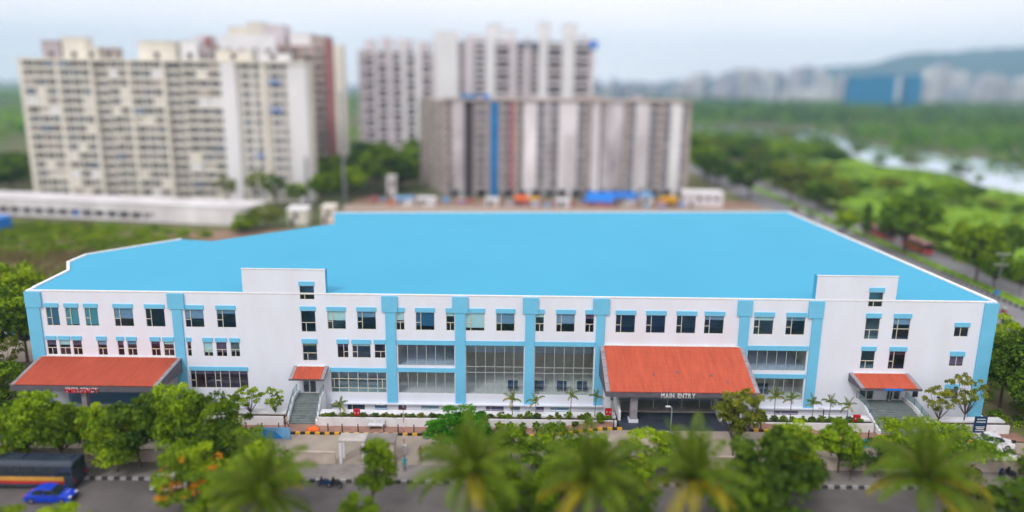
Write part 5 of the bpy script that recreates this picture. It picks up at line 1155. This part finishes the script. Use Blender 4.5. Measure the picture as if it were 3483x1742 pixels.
# banners on frames
def banner(x0, x1, y, z0, z1, m, label, stripe=None, cols=3):
    t = thing('banner_board', label, 'banner', (x0, y, 0)); w_ = x1 - x0
    MB().box(0, w_, -.02, .02, z0, z1).build('sheet', m, t)
    if stripe:
        MB().hexa([(0.05, -.026, z0 + .05), (w_ * .8, -.026, z0 + .05), (w_ * .8, -.022, z0 + .05), (.05, -.022, z0 + .05), (w_ * .3, -.026, z1 - .25), (w_ * .6, -.026, z1 - .5), (w_ * .6, -.022, z1 - .5), (w_ * .3, -.022, z1 - .25)]).build('printed_wave', stripe, t)
    n = max(2, int(w_ / 2) + 1)
    for k in range(n): x = k * w_ / (n - 1); MB().box(x - .03, x + .03, .025, .085, 0, z1 + .02).build('post', M['metal'], t)
M['banner1'] = mat('pale_blue_print', (.18, .42, .72), .5, .3, .5); M['banner2'] = mat('blue_print', (.02, .26, .66), .5, .2, .6)
M['tealprint'] = mat('teal_print', (.03, .34, .42), .5, .2, .5)
banner(-30.0, -25.7, -9.6, .1, 1.55, M['banner1'], 'blue printed banner board standing on the drive before the left stairs', M['banner2'])
banner(40.2, 42.0, -10.0, .1, 1.2, M['tealprint'], 'left of the two teal printed boards on the drive before the right stairs', M['banner1'])
banner(42.4, 45.2, -10.4, .1, 1.3, M['tealprint'], 'right of the two teal printed boards on the drive before the right stairs', M['banner2'])
banner(-62.5, -57.5, -10.6, .1, 1.7, M['banner1'], 'blue and white printed board behind the boundary wall at the left edge', M['banner2'])
banner(-80.5, -70.5, 24.2, .4, 2.6, M['bluetarp'], 'long blue hoarding beside the parked white car at the left edge', M['banner2'])
# information sign at the right corner
t = thing('signboard', 'dark blue signboard with white lines of text near the right blue corner', 'sign', (56.8, -6.6, 0))
MB().box(-.75, .75, 0, .12, .5, 2.6).build('panel', M['navy'], t); MB().box(-.75, .75, -.1, .25, 0, .5).build('base', M['white2'], t)
for z, w_ in ((2.2, .5), (1.85, .55), (1.2, .55), (1.0, .45), (.75, .55)): MB().box(-w_, w_, -.012, -.002, z, z + .12).build('text_line', M['kerbwhite'], t)
# lamp posts
def lamp(x, y, z, h, label, m, arm=.7, grp=None):
    t = thing('street_lamp', label, 'street lamp', (x, y, z), 0, grp)
    MB().tube([(0, 0, 0), (0, 0, h * .86), (-arm * .15, 0, h * .95), (-arm * .6, 0, h), (-arm, 0, h)], [.09, .06, .05, .045, .04], 8).build('pole', m, t, True)
    MB().box(-arm - .5, -arm + .05, -.13, .13, h - .05, h + .06).build('lamp_head', M['kerbwhite'], t); MB().box(-.12, .12, -.12, .12, 0, .35).build('base', M['concrete'], t)
    return t
lamp(18.9, -9.0, .9, 3.6, 'teal curved lamp post standing on the drive before the main porch', M['teal'], .25)
lamp(-37.1, -15.9, .1, 4.4, 'grey lamp post with a white head among the left street trees', M['metal'], .8)
lamp(38.3, -5.3, .9, 1.9, 'short garden lamp in the planter before the right young palms', M['darkmetal'], .15)
t = thing('street_lamp', 'street lamp with two arms on V struts in the median of the side road', 'street lamp', (99.0, 57, .1))
MB().tube([(0, 0, 0), (0, 0, 9)], [.12, .07], 8).build('pole', M['metal'], t)
for s in (-1, 1):
    for z in (6.4, 8.6): MB().tube([(0, 0, z - 1.3), (s * 1.1, 0, z)], .04, 6).build('strut', M['metal'], t); MB().box(min(0, s * 1.5), max(0, s * 1.5), -.06, .06, z, z + .07).build('lamp_arm', M['lamp'], t)
MB().box(-.4, .4, -.3, .3, 0, .9).build('meter_box', M['bluetarp'], t)
for x, y, h, lab in ((-57.9, 165, 38, 'taller of the two floodlight masts behind the roof, with a floodlight crown'), (-70.1, 163, 16, 'shorter of the two floodlight masts, near the right foot of the beige slab')):
    t = thing('light_mast', lab, 'light mast', (x, y, 0)); MB().tube([(0, 0, 0), (0, 0, h)], [.62, .36], 10).build('pole', M['metal'], t)
    MB().box(-1.5, 1.5, -.3, .3, h, h + .4).build('lamp_bar', M['metal'], t)
    for k in range(5): MB().box(-1.4 + k * .6, -1.0 + k * .6, -.6, -.3, h - .1, h + .5).build('floodlight', M['lamp'], t)

# ------------------------------------------------------------------ VEHICLES
def wheel(parent, x, y, r, wd=.22):
    g = MB(); s = 1 if y > 0 else -1
    t_ = MB().disc((0, 0, 0), (0, 1, 0), r, wd, 18).build('wheel', M['tyre'], parent, loc=(x, y, r))
    MB().disc((0, s * (wd / 2 + .01), 0), (0, 1, 0), r * .6, .03, 12).build('rim', M['rim'], t_)
def loft(g, secs, mi=0):      # secs: list of closed rings with the same count
    b = len(g.v); n = len(secs[0])
    for s in secs: g.v += [tuple(p) for p in s]
    for i in range(len(secs) - 1):
        for k in range(n):
            g.f.append((b + i * n + k, b + i * n + (k + 1) % n, b + (i + 1) * n + (k + 1) % n, b + (i + 1) * n + k)); g.m.append(mi)
    g.f.append(tuple(b + k for k in reversed(range(n)))); g.m.append(mi); e = b + (len(secs) - 1) * n; g.f.append(tuple(e + k for k in range(n))); g.m.append(mi)
def car(x, y, z, rz, m, label, kind='hatch', ln=4.1, group=None):
    t = thing('car', label, 'car', (x, y, z), rz, group); w_ = 1.72
    def sec(xx, zt, wt, zb=.24, wb=None):
        wb = wb or wt; hw, hb = wt / 2, wb / 2
        return [(xx, -hb, zb), (xx, hb, zb), (xx, hw, zb + (zt - zb) * .55), (xx, hw * .97, zt - .04), (xx, hw * .86, zt), (xx, -hw * .86, zt), (xx, -hw * .97, zt - .04), (xx, -hw, zb + (zt - zb) * .55)]
    L2 = ln / 2; g = MB()
    prof = [(-L2, .66, 1.45), (-L2 + .12, .84, 1.64), (-L2 + .5, .92, w_), (-.9, .94, w_), (.7, .93, w_), (L2 - .9, .88, w_), (L2 - .25, .76, 1.66), (L2, .58, 1.45)]
    loft(g, [sec(a, b, c) for a, b, c in prof]); g.build('body', m, t, False)
    rb = -L2 + .18 if kind == 'hatch' else -L2 + .75
    g = MB(); cb = [(rb, .90, 1.5), (rb + .35, 1.38, 1.3), (-.35, 1.49, 1.3), (.45, 1.44, 1.28), (1.15, .90, 1.5)]
    def csec(xx, zt, wt): return [(xx, -.80, .86), (xx, .80, .86), (xx, wt / 2, zt), (xx, -wt / 2, zt)]
    loft(g, [csec(*c) for c in cb]); g.build('cabin_glass', M['carglass'], t)
    g = MB(); loft(g, [[(xx, -wt / 2, zz), (xx, wt / 2, zz), (xx, wt / 2 - .05, zz + .04), (xx, -wt / 2 + .05, zz + .04)] for xx, zz, wt in ((rb + .33, 1.38, 1.34), (-.35, 1.49, 1.34), (.47, 1.43, 1.32))]); g.build('roof', m, t)
    for s in (-1, 1):
        MB().hexa([(-.32, s * .79 - .03, .88), (-.24, s * .79 - .03, .88), (-.24, s * .79 + .03, .88), (-.32, s * .79 + .03, .88), (-.32, s * .66 - .03, 1.47), (-.24, s * .66 - .03, 1.47), (-.24, s * .66 + .03, 1.47), (-.32, s * .66 + .03, 1.47)]).build('door_pillar', m, t)
        MB().box(L2 - .22, L2 - .02, s * .55 - .16, s * .55 + .16, .58, .72).build('headlight', M['lamp'], t)
        MB().box(-L2 - .005, -L2 + .1, s * .6 - .12, s * .6 + .12, .68, .82).build('tail_light', M['red'], t)
        MB().box(.78, .98, s * .95 - .09, s * .95 + .09, .92, 1.06).build('wing_mirror', m, t)
        wheel(t, L2 - .82, s * .76, .31); wheel(t, -L2 + .78, s * .76, .31)
    MB().box(L2 - .1, L2 + .04, -.72, .72, .28, .48).box(L2 - .02, L2 + .05, -.4, .4, .50, .60).build('front_bumper', M['black'], t); MB().box(-L2 - .04, -L2 + .1, -.72, .72, .30, .5).build('rear_bumper', M['black'], t)
    return t
def bus(x, y, z, rz, ln, body, stripe1, stripe2, roof, label, group=None):
    t = thing('bus', label, 'bus', (x, y, z), rz, group); L2, W2, hh = ln / 2, 1.25, 3.05
    MB().prism([(-W2, .38), (W2, .38), (W2, 1.55), (-W2, 1.55)], -L2, L2, 'x').build('body', body, t)
    MB().box(-L2 + .9, L2 - .7, -W2 - .012, -W2 - .002, 1.05, 1.5).box(-L2 + .9, L2 - .7, W2 + .002, W2 + .012, 1.05, 1.5).build('upper_stripe', stripe1, t)
    MB().box(-L2 + .9, L2 - .7, -W2 - .012, -W2 - .002, .72, 1.04).box(-L2 + .9, L2 - .7, W2 + .002, W2 + .012, .72, 1.04).build('lower_stripe', stripe2, t)
    MB().prism([(-W2 + .02, 1.55), (W2 - .02, 1.55), (W2 - .08, 2.62), (-W2 + .08, 2.62)], -L2 + .04, L2 - .10, 'x').build('window_band', M['carglass'], t)
    g = MB(); loft(g, [[(xx, -W2 + .02 + k, 2.6), (xx, W2 - .02 - k, 2.6), (xx, W2 - .1 - k, 2.84), (xx, W2 - .45 - k, hh - d), (xx, -W2 + .45 + k, hh - d), (xx, -W2 + .1 + k, 2.84)] for xx, k, d in ((-L2, .06, .12), (-L2 + .3, 0, 0), (L2 - .4, 0, 0), (L2, .08, .14))]); g.build('roof', roof, t)
    n = int(ln / 1.35)
    for k in range(n + 1):
        xx = -L2 + .08 + k * (ln - .3) / n
        for s in (-1, 1): MB().hexa([(xx - .05, s * W2 - .02 if s < 0 else W2 - .05, 1.55), (xx + .05, s * W2 - .02 if s < 0 else W2 - .05, 1.55), (xx + .05, s * W2 + .05 if s < 0 else W2 + .02, 1.55), (xx - .05, s * W2 + .05 if s < 0 else W2 + .02, 1.55), (xx - .05, s * (W2 - .06) - .03, 2.62), (xx + .05, s * (W2 - .06) - .03, 2.62), (xx + .05, s * (W2 - .06) + .03, 2.62), (xx - .05, s * (W2 - .06) + .03, 2.62)]).build('window_pillar', body, t)
    MB().box(L2 - .1, L2 + .03, -W2 + .12, W2 - .12, 1.35, 2.5).build('windscreen', M['carglass'], t)
    MB().box(L2 - .02, L2 + .02, -.8, .8, 2.64, 2.86).build('destination_board', M['black'], t)
    for s in (-1, 1):
        MB().box(L2 - .02, L2 + .03, s * .9 - .18, s * .9 + .18, .72, .92).build('headlight', M['lamp'], t); MB().box(-L2 - .03, -L2 + .02, s * 1.0 - .1, s * 1.0 + .1, .8, 1.2).build('tail_light', M['red'], t)
        wheel(t, L2 - 2.2, s * 1.08, .48, .3); wheel(t, -L2 + 2.6, s * 1.08, .48, .3)
    MB().box(L2 - 1.5, L2 - .7, -W2 - .02, -W2 - .004, .45, 2.5).build('door', M['carglass'], t)
    for a, b in ((-L2 + .5, -L2 + 1.6), (0, 1.2)): MB().box(a, b, -.5, .5, hh - .01, hh + .12).build('roof_hatch', body, t)
    return t
M['busdark'] = mat('dark_slate_bus_paint', (.035, .05, .075), .35, .15, 1, spec=.5); M['busyellow'] = mat('bus_yellow_stripe', (.62, .33, .06), .4, .15, 1)
M['busred'] = mat('bus_red_stripe', (.50, .03, .03), .4, .15, 1); M['buspink'] = mat('faded_red_roof', (.55, .23, .22), .5, .2, 1)
bus(-49.8, -20.0, .0, math.pi, 10.8, M['busdark'], M['busyellow'], M['busred'], M['busdark'], 'dark slate bus with yellow and red stripes on the near road at the left')
bus(105.0, 99.5, .0, -math.pi / 2, 11.0, M['busred'], M['busyellow'], M['busred'], M['buspink'], 'red bus with a faded pink roof driving on the far carriageway at the right')
bus(103.8, 116.0, .0, -math.pi / 2, 11.0, M['maroon'], M['busred'], M['busred'], M['maroon'], 'dark red bus half hidden under the big roadside tree behind the first red bus')
car(-45.6, -23.0, .0, 0, M['carblue'], 'bright blue car on the near road below the striped bus', 'sedan', 4.6)
car(-82.5, 25.2, .02, R(20), M['carwhite'], 'white hatchback parked under trees at the left edge')
car(55.2, -12.4, .0, R(-25), M['carwhite'], 'white car parked near the right corner before the signboard')
car(57.0, -9.0, .0, R(-12), M['carwhite'], 'white car with a bluish look parked closest to the right blue corner', 'sedan')
car(-34.6, -20.6, .0, 0, M['carwhite'], 'white car half hidden by the orange flowering tree on the near road')
car(12.0, -21.0, .0, 0, M['carwhite'], 'white car on the near road glimpsed between the palms before the main porch', 'sedan')
car(-29.8, -21.6, .0, 0, M['rim'], 'grey car on the near road right of the orange flowering tree', 'sedan')
for i, (y, m, lab) in enumerate(((140, 'carwhite', 'white car nearest in the parked line behind the right roof edge'), (147, 'rim', 'grey car second in the parked line behind the right roof edge'), (154, 'carwhite', 'white car third in the parked line behind the right roof edge'), (161, 'maroon', 'dark red car farthest in the parked line behind the right roof edge'), (118, 'carwhite', 'white car on the near carriageway beside the columnar tree'), (124, 'rim', 'silver car on the near carriageway behind the white one'))):
    car(95.5 + (i % 2) * .8, y, .0, math.pi / 2, M[m], lab, 'hatch', 4.0, 'cars on the side road')
# two-wheelers
def scooter(x, y, z, rz, m, label, group=None):
    t = thing('motor_scooter', label, 'scooter', (x, y, z), rz, group)
    for xx in (-.6, .62):
        w_ = MB().disc((0, 0, 0), (0, 1, 0), .27, .11, 16).build('wheel', M['tyre'], t, loc=(xx, 0, .27)); MB().disc((0, .062, 0), (0, 1, 0), .16, .02, 10).build('rim', M['rim'], w_)
    g = MB(); loft(g, [[(xx, -a, zb), (xx, a, zb), (xx, a * .8, zt), (xx, -a * .8, zt)] for xx, a, zb, zt in ((-.85, .08, .55, .72), (-.45, .2, .38, .78), (.0, .18, .28, .62), (.12, .2, .26, .34), (.42, .2, .26, .36))]); g.build('body', m, t)
    MB().hexa([(.40, -.2, .3), (.52, -.2, .3), (.52, .2, .3), (.40, .2, .3), (.30, -.17, .92), (.38, -.15, .95), (.38, .15, .95), (.30, .17, .92)]).build('front_shield', m, t)
    MB().box(-.62, .02, -.14, .14, .76, .84).build('seat', M['black'], t); MB().tube([(.32, -.33, 1.02), (.38, 0, .98), (.32, .33, 1.02)], .02, 6).build('handlebar', M['darkmetal'], t)
    MB().tube([(.62, 0, .3), (.40, 0, .98)], .03, 6).build('fork', M['darkmetal'], t); MB().disc((.44, 0, .86), (1, 0, .2), .08, .06, 10).build('headlight', M['lamp'], t)
    return t
scooter(92.2, 44.2, .0, math.pi / 2, M['red'], 'red scooter ridden along the side road at the right')
scooter(-19.2, -19.8, .0, R(160), M['navy'], 'dark scooter parked on the road edge left of the gate')
scooter(-18.0, -19.9, .0, R(150), M['black'], 'black scooter next to the dark one at the road edge left of the gate')
for i, x in enumerate((53.2, 54.3, 50.6)): scooter(x, -16.6 + i * .3, .1, R(70 + 20 * i), (M['navy'], M['black'], M['darkmetal'])[i], ('dark blue scooter parked outside the right end of the wall', 'black scooter second from the left outside the right end of the wall', 'grey-black scooter leftmost outside the right end of the wall')[i])

# ------------------------------------------------------------------ PEOPLE
M['skin'] = mat('brown_skin', (.26, .13, .08), .55, .1, 5); M['hair'] = mat('black_hair', (.012, .01, .009), .5, .2, 8)
M['c_teal'] = mat('teal_kurta', (.02, .32, .38), .8, .15, 4); M['c_cream'] = mat('cream_shirt', (.55, .43, .33), .8, .15, 4); M['c_dark'] = mat('dark_trousers', (.035, .03, .05), .85, .2, 4)
M['c_maroon'] = mat('maroon_shirt', (.20, .05, .06), .8, .2, 4); M['c_mint'] = mat('mint_shirt', (.42, .62, .55), .8, .15, 4)
def person(x, y, z, rz, label, shirt, trousers, pose='stand', hem=.86, h=1.7):
    """joints -> skin modifier -> one continuous body, faces coloured by height along the figure"""
    t = thing('person', label, 'person', (x, y, z), rz); k = h / 1.7
    J = {'pel': (0, 0, .93), 'wst': (0, 0, 1.08), 'chs': (0.02, 0, 1.32), 'nek': (.02, 0, 1.46), 'hd0': (.03, 0, 1.54)}
    if pose == 'walk': legs = [((.02, .09, .90), (.18, .09, .50), (.24, .09, .08), (.38, .09, .03)), ((-.02, -.09, .90), (-.06, -.09, .48), (-.30, -.09, .12), (-.19, -.09, .03))]; arms = [((.02, .2, 1.40), (-.10, .25, 1.13), (-.02, .25, .89)), ((.02, -.2, 1.40), (.12, -.25, 1.13), (.28, -.23, .95))]
    elif pose == 'ride': 
        J = {'pel': (-.2, 0, .90), 'wst': (-.19, 0, 1.05), 'chs': (-.12, 0, 1.28), 'nek': (-.08, 0, 1.42), 'hd0': (-.06, 0, 1.50)}
        legs = [((-.16, s * .10, .88), (.22, s * .16, .80), (.20, s * .15, .40), (.34, s * .15, .36)) for s in (1, -1)]; arms = [((-.10, s * .2, 1.36), (.06, s * .28, 1.12), (.30, s * .30, 1.04)) for s in (1, -1)]
    else: legs = [((0, s * .09, .90), (.02, s * .10, .49), (-.01, s * .10, .08), (.13, s * .11, .03)) for s in (1, -1)]; arms = [((.02, s * .2, 1.40), (-.02, s * .25, 1.13), (.06, s * .24, .88)) for s in (1, -1)]
    V = []; E = []; Rr = []; reg = []
    def add(p, r, parent, rg): V.append(tuple(c * k for c in p)); Rr.append(r * k); reg.append(rg); E.append((parent, len(V) - 1)) if parent is not None else None; return len(V) - 1
    a = add(J['pel'], .145, None, 'l'); b = add(J['wst'], .125, a, 's'); c = add(J['chs'], .155, b, 's'); d = add(J['nek'], .058, c, 'k'); add(J['hd0'], .055, d, 'k')
    for lg in legs:
        q = a
        for p, r in zip(lg, (.095, .065, .042, .036)): q = add(p, r, q, 'l')
    for ar in arms:
        q = c
        for p, r in zip(ar, (.062, .044, .032)): q = add(p, r, q, 's')
        hx = Vector(ar[2]) + (Vector(ar[2]) - Vector(ar[1])).normalized() * .09; q2 = add(tuple(hx), .036, q, 'k')
        for f in range(4): add(tuple(hx + (Vector(ar[2]) - Vector(ar[1])).normalized() * (.075 - .008 * abs(f - 1)) + Vector(((f - 1.5) * .019, 0, 0))), .0095, q2, 'k')
        add(tuple(hx + Vector((.045, 0, -.012))), .0105, q2, 'k')
    me = bpy.data.meshes.new('body'); me.from_pydata(V, E, []); o = bpy.data.objects.new('body', me); COL.objects.link(o)
    o.modifiers.new('skin', 'SKIN'); sv = me.skin_vertices[0].data
    for i, r in enumerate(Rr): sv[i].radius = (r, r)
    sv[0].use_root = True; o.modifiers.new('sub', 'SUBSURF').levels = 1
    bpy.context.view_layer.update(); dg = bpy.context.evaluated_depsgraph_get(); m2 = bpy.data.meshes.new_from_object(o.evaluated_get(dg)); bpy.data.objects.remove(o)
    m2.name = 'body'
    for m in (shirt, trousers, M['skin'], M['black']): m2.materials.append(m)
    VV = [Vector(v) for v in V]
    for p in m2.polygons:
        cc = p.center; i = min(range(len(VV)), key=lambda q: (VV[q] - cc).length - Rr[q]); rg = reg[i]; p.use_smooth = True
        p.material_index = 2 if rg == 'k' else (0 if rg == 's' or cc.z > hem * k else 1) if pose != 'ride' else (0 if rg == 's' else 1)
        if pose != 'ride' and cc.z < .07 * k: p.material_index = 3
    ob = obj('body', m2, t)
    hc = Vector(J['hd0']) * k + Vector((.015, 0, .09)) * k
    bm_ = bmesh.new(); bmesh.ops.create_uvsphere(bm_, u_segments=16, v_segments=12, radius=1)
    for v in bm_.verts:
        q = v.co; jaw = 1 - .22 * max(0, -q.z); v.co = Vector((q.x * .098 * jaw + (.016 if q.x > .9 and abs(q.y) < .35 and -.3 < q.z < .1 else 0), q.y * .077 * jaw, q.z * .118)) * k
    mh = bpy.data.meshes.new('head'); bm_.to_mesh(mh); bm_.free(); mh.materials.append(M['skin'])
    hd = obj('head', mh, t, True, loc=tuple(hc))
    for s in (-1, 1):
        MB().disc((.088 * k, s * .031 * k, .012 * k), (1, s * .3, 0), .011 * k, .01, 8).build('eye', M['hair'], hd); MB().disc((0, s * .08 * k, -.005), (0, 1, 0), .026 * k, .02, 8).build('ear', M['skin'], hd)
    MB().box(.084 * k, .095 * k, -.025 * k, .025 * k, -.062 * k, -.052 * k).build('mouth', M['c_maroon'], hd)
    bm_ = bmesh.new(); bmesh.ops.create_uvsphere(bm_, u_segments=16, v_segments=10, radius=1)
    bmesh.ops.delete(bm_, geom=[v for v in bm_.verts if v.co.z < (-.35 if v.co.x < .1 else .38)], context='VERTS')
    for v in bm_.verts: v.co = Vector((v.co.x * .106, v.co.y * .086, v.co.z * .128)) * k
    mh = bpy.data.meshes.new('hair'); bm_.to_mesh(mh); bm_.free(); mh.materials.append(M['hair']); obj('hair', mh, t, True, loc=tuple(hc))
    return t
person(-26.95, -6.75, .1, R(200), 'person in a cream shirt and dark trousers striding past the foot of the left stairs', M['c_cream'], M['c_dark'], 'walk')
person(-11.3, -16.7, .12, R(-70), 'person in a long teal tunic standing in the gate opening', M['c_teal'], M['c_dark'], 'stand', .55, 1.75)
person(-9.9, -14.0, .02, R(-110), 'person in dark maroon clothes behind the one in teal at the gate', M['c_maroon'], M['c_dark'], 'stand')
person(92.2, 44.2, .0, math.pi / 2, 'person in a mint shirt riding the red scooter on the side road', M['c_mint'], M['c_dark'], 'ride')

# ------------------------------------------------------------------ BUILDING SITE behind the roof
def shed(x, y, w_, d, h, rise, m_roof, m_wall, label, rz=0, name='site_shed', z=0):
    t = thing(name, label, 'shed', (x, y, z), rz)
    MB().box(0, w_, 0, d, 0, h).build('wall', m_wall, t)
    MB().hexa([(-.3, -.4, h), (w_ + .3, -.4, h), (w_ + .3, d + .3, h + rise), (-.3, d + .3, h + rise), (-.3, -.4, h + .08), (w_ + .3, -.4, h + .08), (w_ + .3, d + .3, h + rise + .08), (-.3, d + .3, h + rise + .08)]).build('roof', m_roof, t)
    MB().box(w_ * .15, w_ * .15 + 1, -.03, 0, 0, min(2, h)).build('door', M['farglass'], t)
    for k in range(max(1, int(w_ / 4))): MB().box(w_ * .35 + k * 3, w_ * .35 + k * 3 + 1.2, -.03, 0, h * .45, h * .8).build('window', M['farglass'], t)
    return t
shed(25.5, 166, 9, 6, 1.6, 2.6, M['bluetarp'], M['redstrip'], 'site shed under a big sloping bright blue tarpaulin roof', R(-10))
shed(35.0, 170, 9, 6, 2.4, 1.2, M['bluetarp'], M['tan'], 'longer site shed with a flatter blue tarpaulin roof right of the big sloping one', R(4))
shed(45.5, 171, 4, 5, 2.8, .8, M['banner1'], M['offwhite'], 'small site shed with a pale blue roof', R(3))
shed(59.5, 167, 13.5, 6, 4.6, .5, M['offwhite'], M['stainwhite'], 'white site shed with a pale roof behind the right end of the roof')
shed(-46, 181.5, 3, 3, 7.4, .2, M['offwhite'], M['stainwhite'], 'narrow white tank room before the big leafy middle tree', 0, 'tank_room')
shed(1.0, 164, 4, 4, 2.2, .8, M['orange'], M['redstrip'], 'small site shed with an orange-red tarpaulin roof'); shed(6.0, 164.5, 3, 4, 2.0, .5, M['yellow'], M['redstrip'], 'small site shed with a yellow tarpaulin roof')
for x, w_, lab in ((-40, 6, 'white site cabin leftmost behind the flat roof edge'), (-32.5, 6, 'white site cabin second from the left behind the flat roof edge'), (-9, 4, 'white site cabin below the blue strip of the stained slab'), (15.5, 4, 'white site cabin in the middle behind the flat roof edge')):
    shed(x, 162, w_, 4, 2.3, .3, M['banner1'] if x < -35 else M['offwhite'], M['offwhite'], lab, 0, 'site_cabin')
shed(-65.5, 124, 5.5, 5, 4.4, .6, M['offwhite'], M['cream'], 'cream cabin left of the pair behind the stepped roof edge', 0, 'site_cabin'); shed(-56.5, 128, 3.6, 5, 4.6, .4, M['cream'], M['cream'], 'cream cabin right of the pair behind the stepped roof edge', 0, 'site_cabin')
shed(-149, 108, 10, 6, 3.6, .3, M['bluetarp'], M['bluetarp'], 'bright blue shed standing in the green field at the left edge', R(-6)); shed(-155, 112, 5, 5, 3.2, .3, M['tealtarp'], M['tealtarp'], 'dark teal shed left of the bright blue one in the field', R(-6))
t = thing('tipper_truck', 'orange tipper truck parked left of the white site shed', 'truck', (53.5, 168, 0), math.pi)
MB().hexa([(-3.2, -1.2, 1.3), (1.0, -1.2, 1.3), (1.0, 1.2, 1.3), (-3.2, 1.2, 1.3), (-3.5, -1.3, 3.4), (1.0, -1.3, 3.4), (1.0, 1.3, 3.4), (-3.5, 1.3, 3.4)]).build('tipper_body', M['yellow'], t)
g = MB(); loft(g, [[(1.2, -1.2, .8), (1.2, 1.2, .8), (1.2, 1.15, 3.0), (1.2, -1.15, 3.0)], [(2.9, -1.2, .8), (2.9, 1.2, .8), (2.6, 1.1, 3.0), (2.6, -1.1, 3.0)]]); g.build('cab', M['yellow'], t)
MB().box(2.62, 2.86, -1.0, 1.0, 1.9, 2.7).build('windscreen', M['carglass'], t); MB().box(-3.2, 2.6, -.6, .6, .7, 1.2).build('chassis', M['black'], t)
for xx in (-2.4, -1.2, 2.0):
    for s in (-1, 1): wheel(t, xx, s * 1.0, .5, .35)
# stacks of material along the back
stackm = [M['redstrip'], M['offwhite'], M['banner1'], M['tan'], M['concrete'], M['bluetarp'], M['terracotta'], M['stainwhite']]
for i in range(26):
    x = -50 + i * 4.3 + rnd.uniform(-1, 1); t = thing('material_stack', 'stack of building materials behind the flat roof edge', 'materials', (x, rnd.uniform(153, 172), 0), rnd.uniform(-.3, .3), 'stacks of building materials behind the roof')
    w_ = rnd.uniform(1.6, 3.6); zz = 0
    for k in range(rnd.choice((2, 3, 3, 4))): hh = rnd.uniform(.35, .75); d_ = rnd.uniform(0, .3); MB().box(d_, w_ - d_, 0, 1.6, zz, zz + hh).build('board_pile', stackm[(i * 3 + k * (i % 2)) % 8], t); zz += hh + .02
# low hedge and clutter along the back wall of the hospital plot
t = wall_run(-55, 84, 150, 'low pale wall round the building site behind the flat roof', 2.0)

# ------------------------------------------------------------------ HAZE
hm = bpy.data.materials.new('haze_air'); hm.use_nodes = True; q = hm.node_tree; q.nodes.clear()
ho = q.nodes.new('ShaderNodeOutputMaterial'); hv = q.nodes.new('ShaderNodeVolumePrincipled')
hv.inputs['Color'].default_value = (.48, .77, 1.0, 1); hv.inputs['Density'].default_value = .00015; hv.inputs['Anisotropy'].default_value = .3
q.links.new(hv.outputs[0], ho.inputs['Volume'])
hz = MB().box(-5200, 6200, -380, 5900, -3.2, 385).build('haze', hm); tag(hz, kind='stuff')

# ------------------------------------------------------------------ labels that tell a row apart by its order
ORD = 'first second third fourth fifth sixth seventh eighth ninth tenth eleventh twelfth thirteenth fourteenth fifteenth sixteenth seventeenth eighteenth nineteenth twentieth twenty-first twenty-second twenty-third twenty-fourth twenty-fifth twenty-sixth twenty-seventh twenty-eighth twenty-ninth thirtieth'.split()
for grp, what in (('shrubs in the left planter', 'small leafy shrub'), ('shrubs in the right planter', 'small leafy shrub'), ('potted shrubs before the planter', 'potted shrub'), ('bushy trees on the meadow', 'bushy tree'), ('marsh trees by the river', 'marsh tree')):
    row = sorted((o for o in COL.objects if o.get('group') == grp and o.parent is None), key=lambda o: o.location.x / (o.location.y + 90))
    for i, o in enumerate(row): o['label'] = '%s, %s from the left of the %s' % (what, ORD[min(i, 29)], grp)
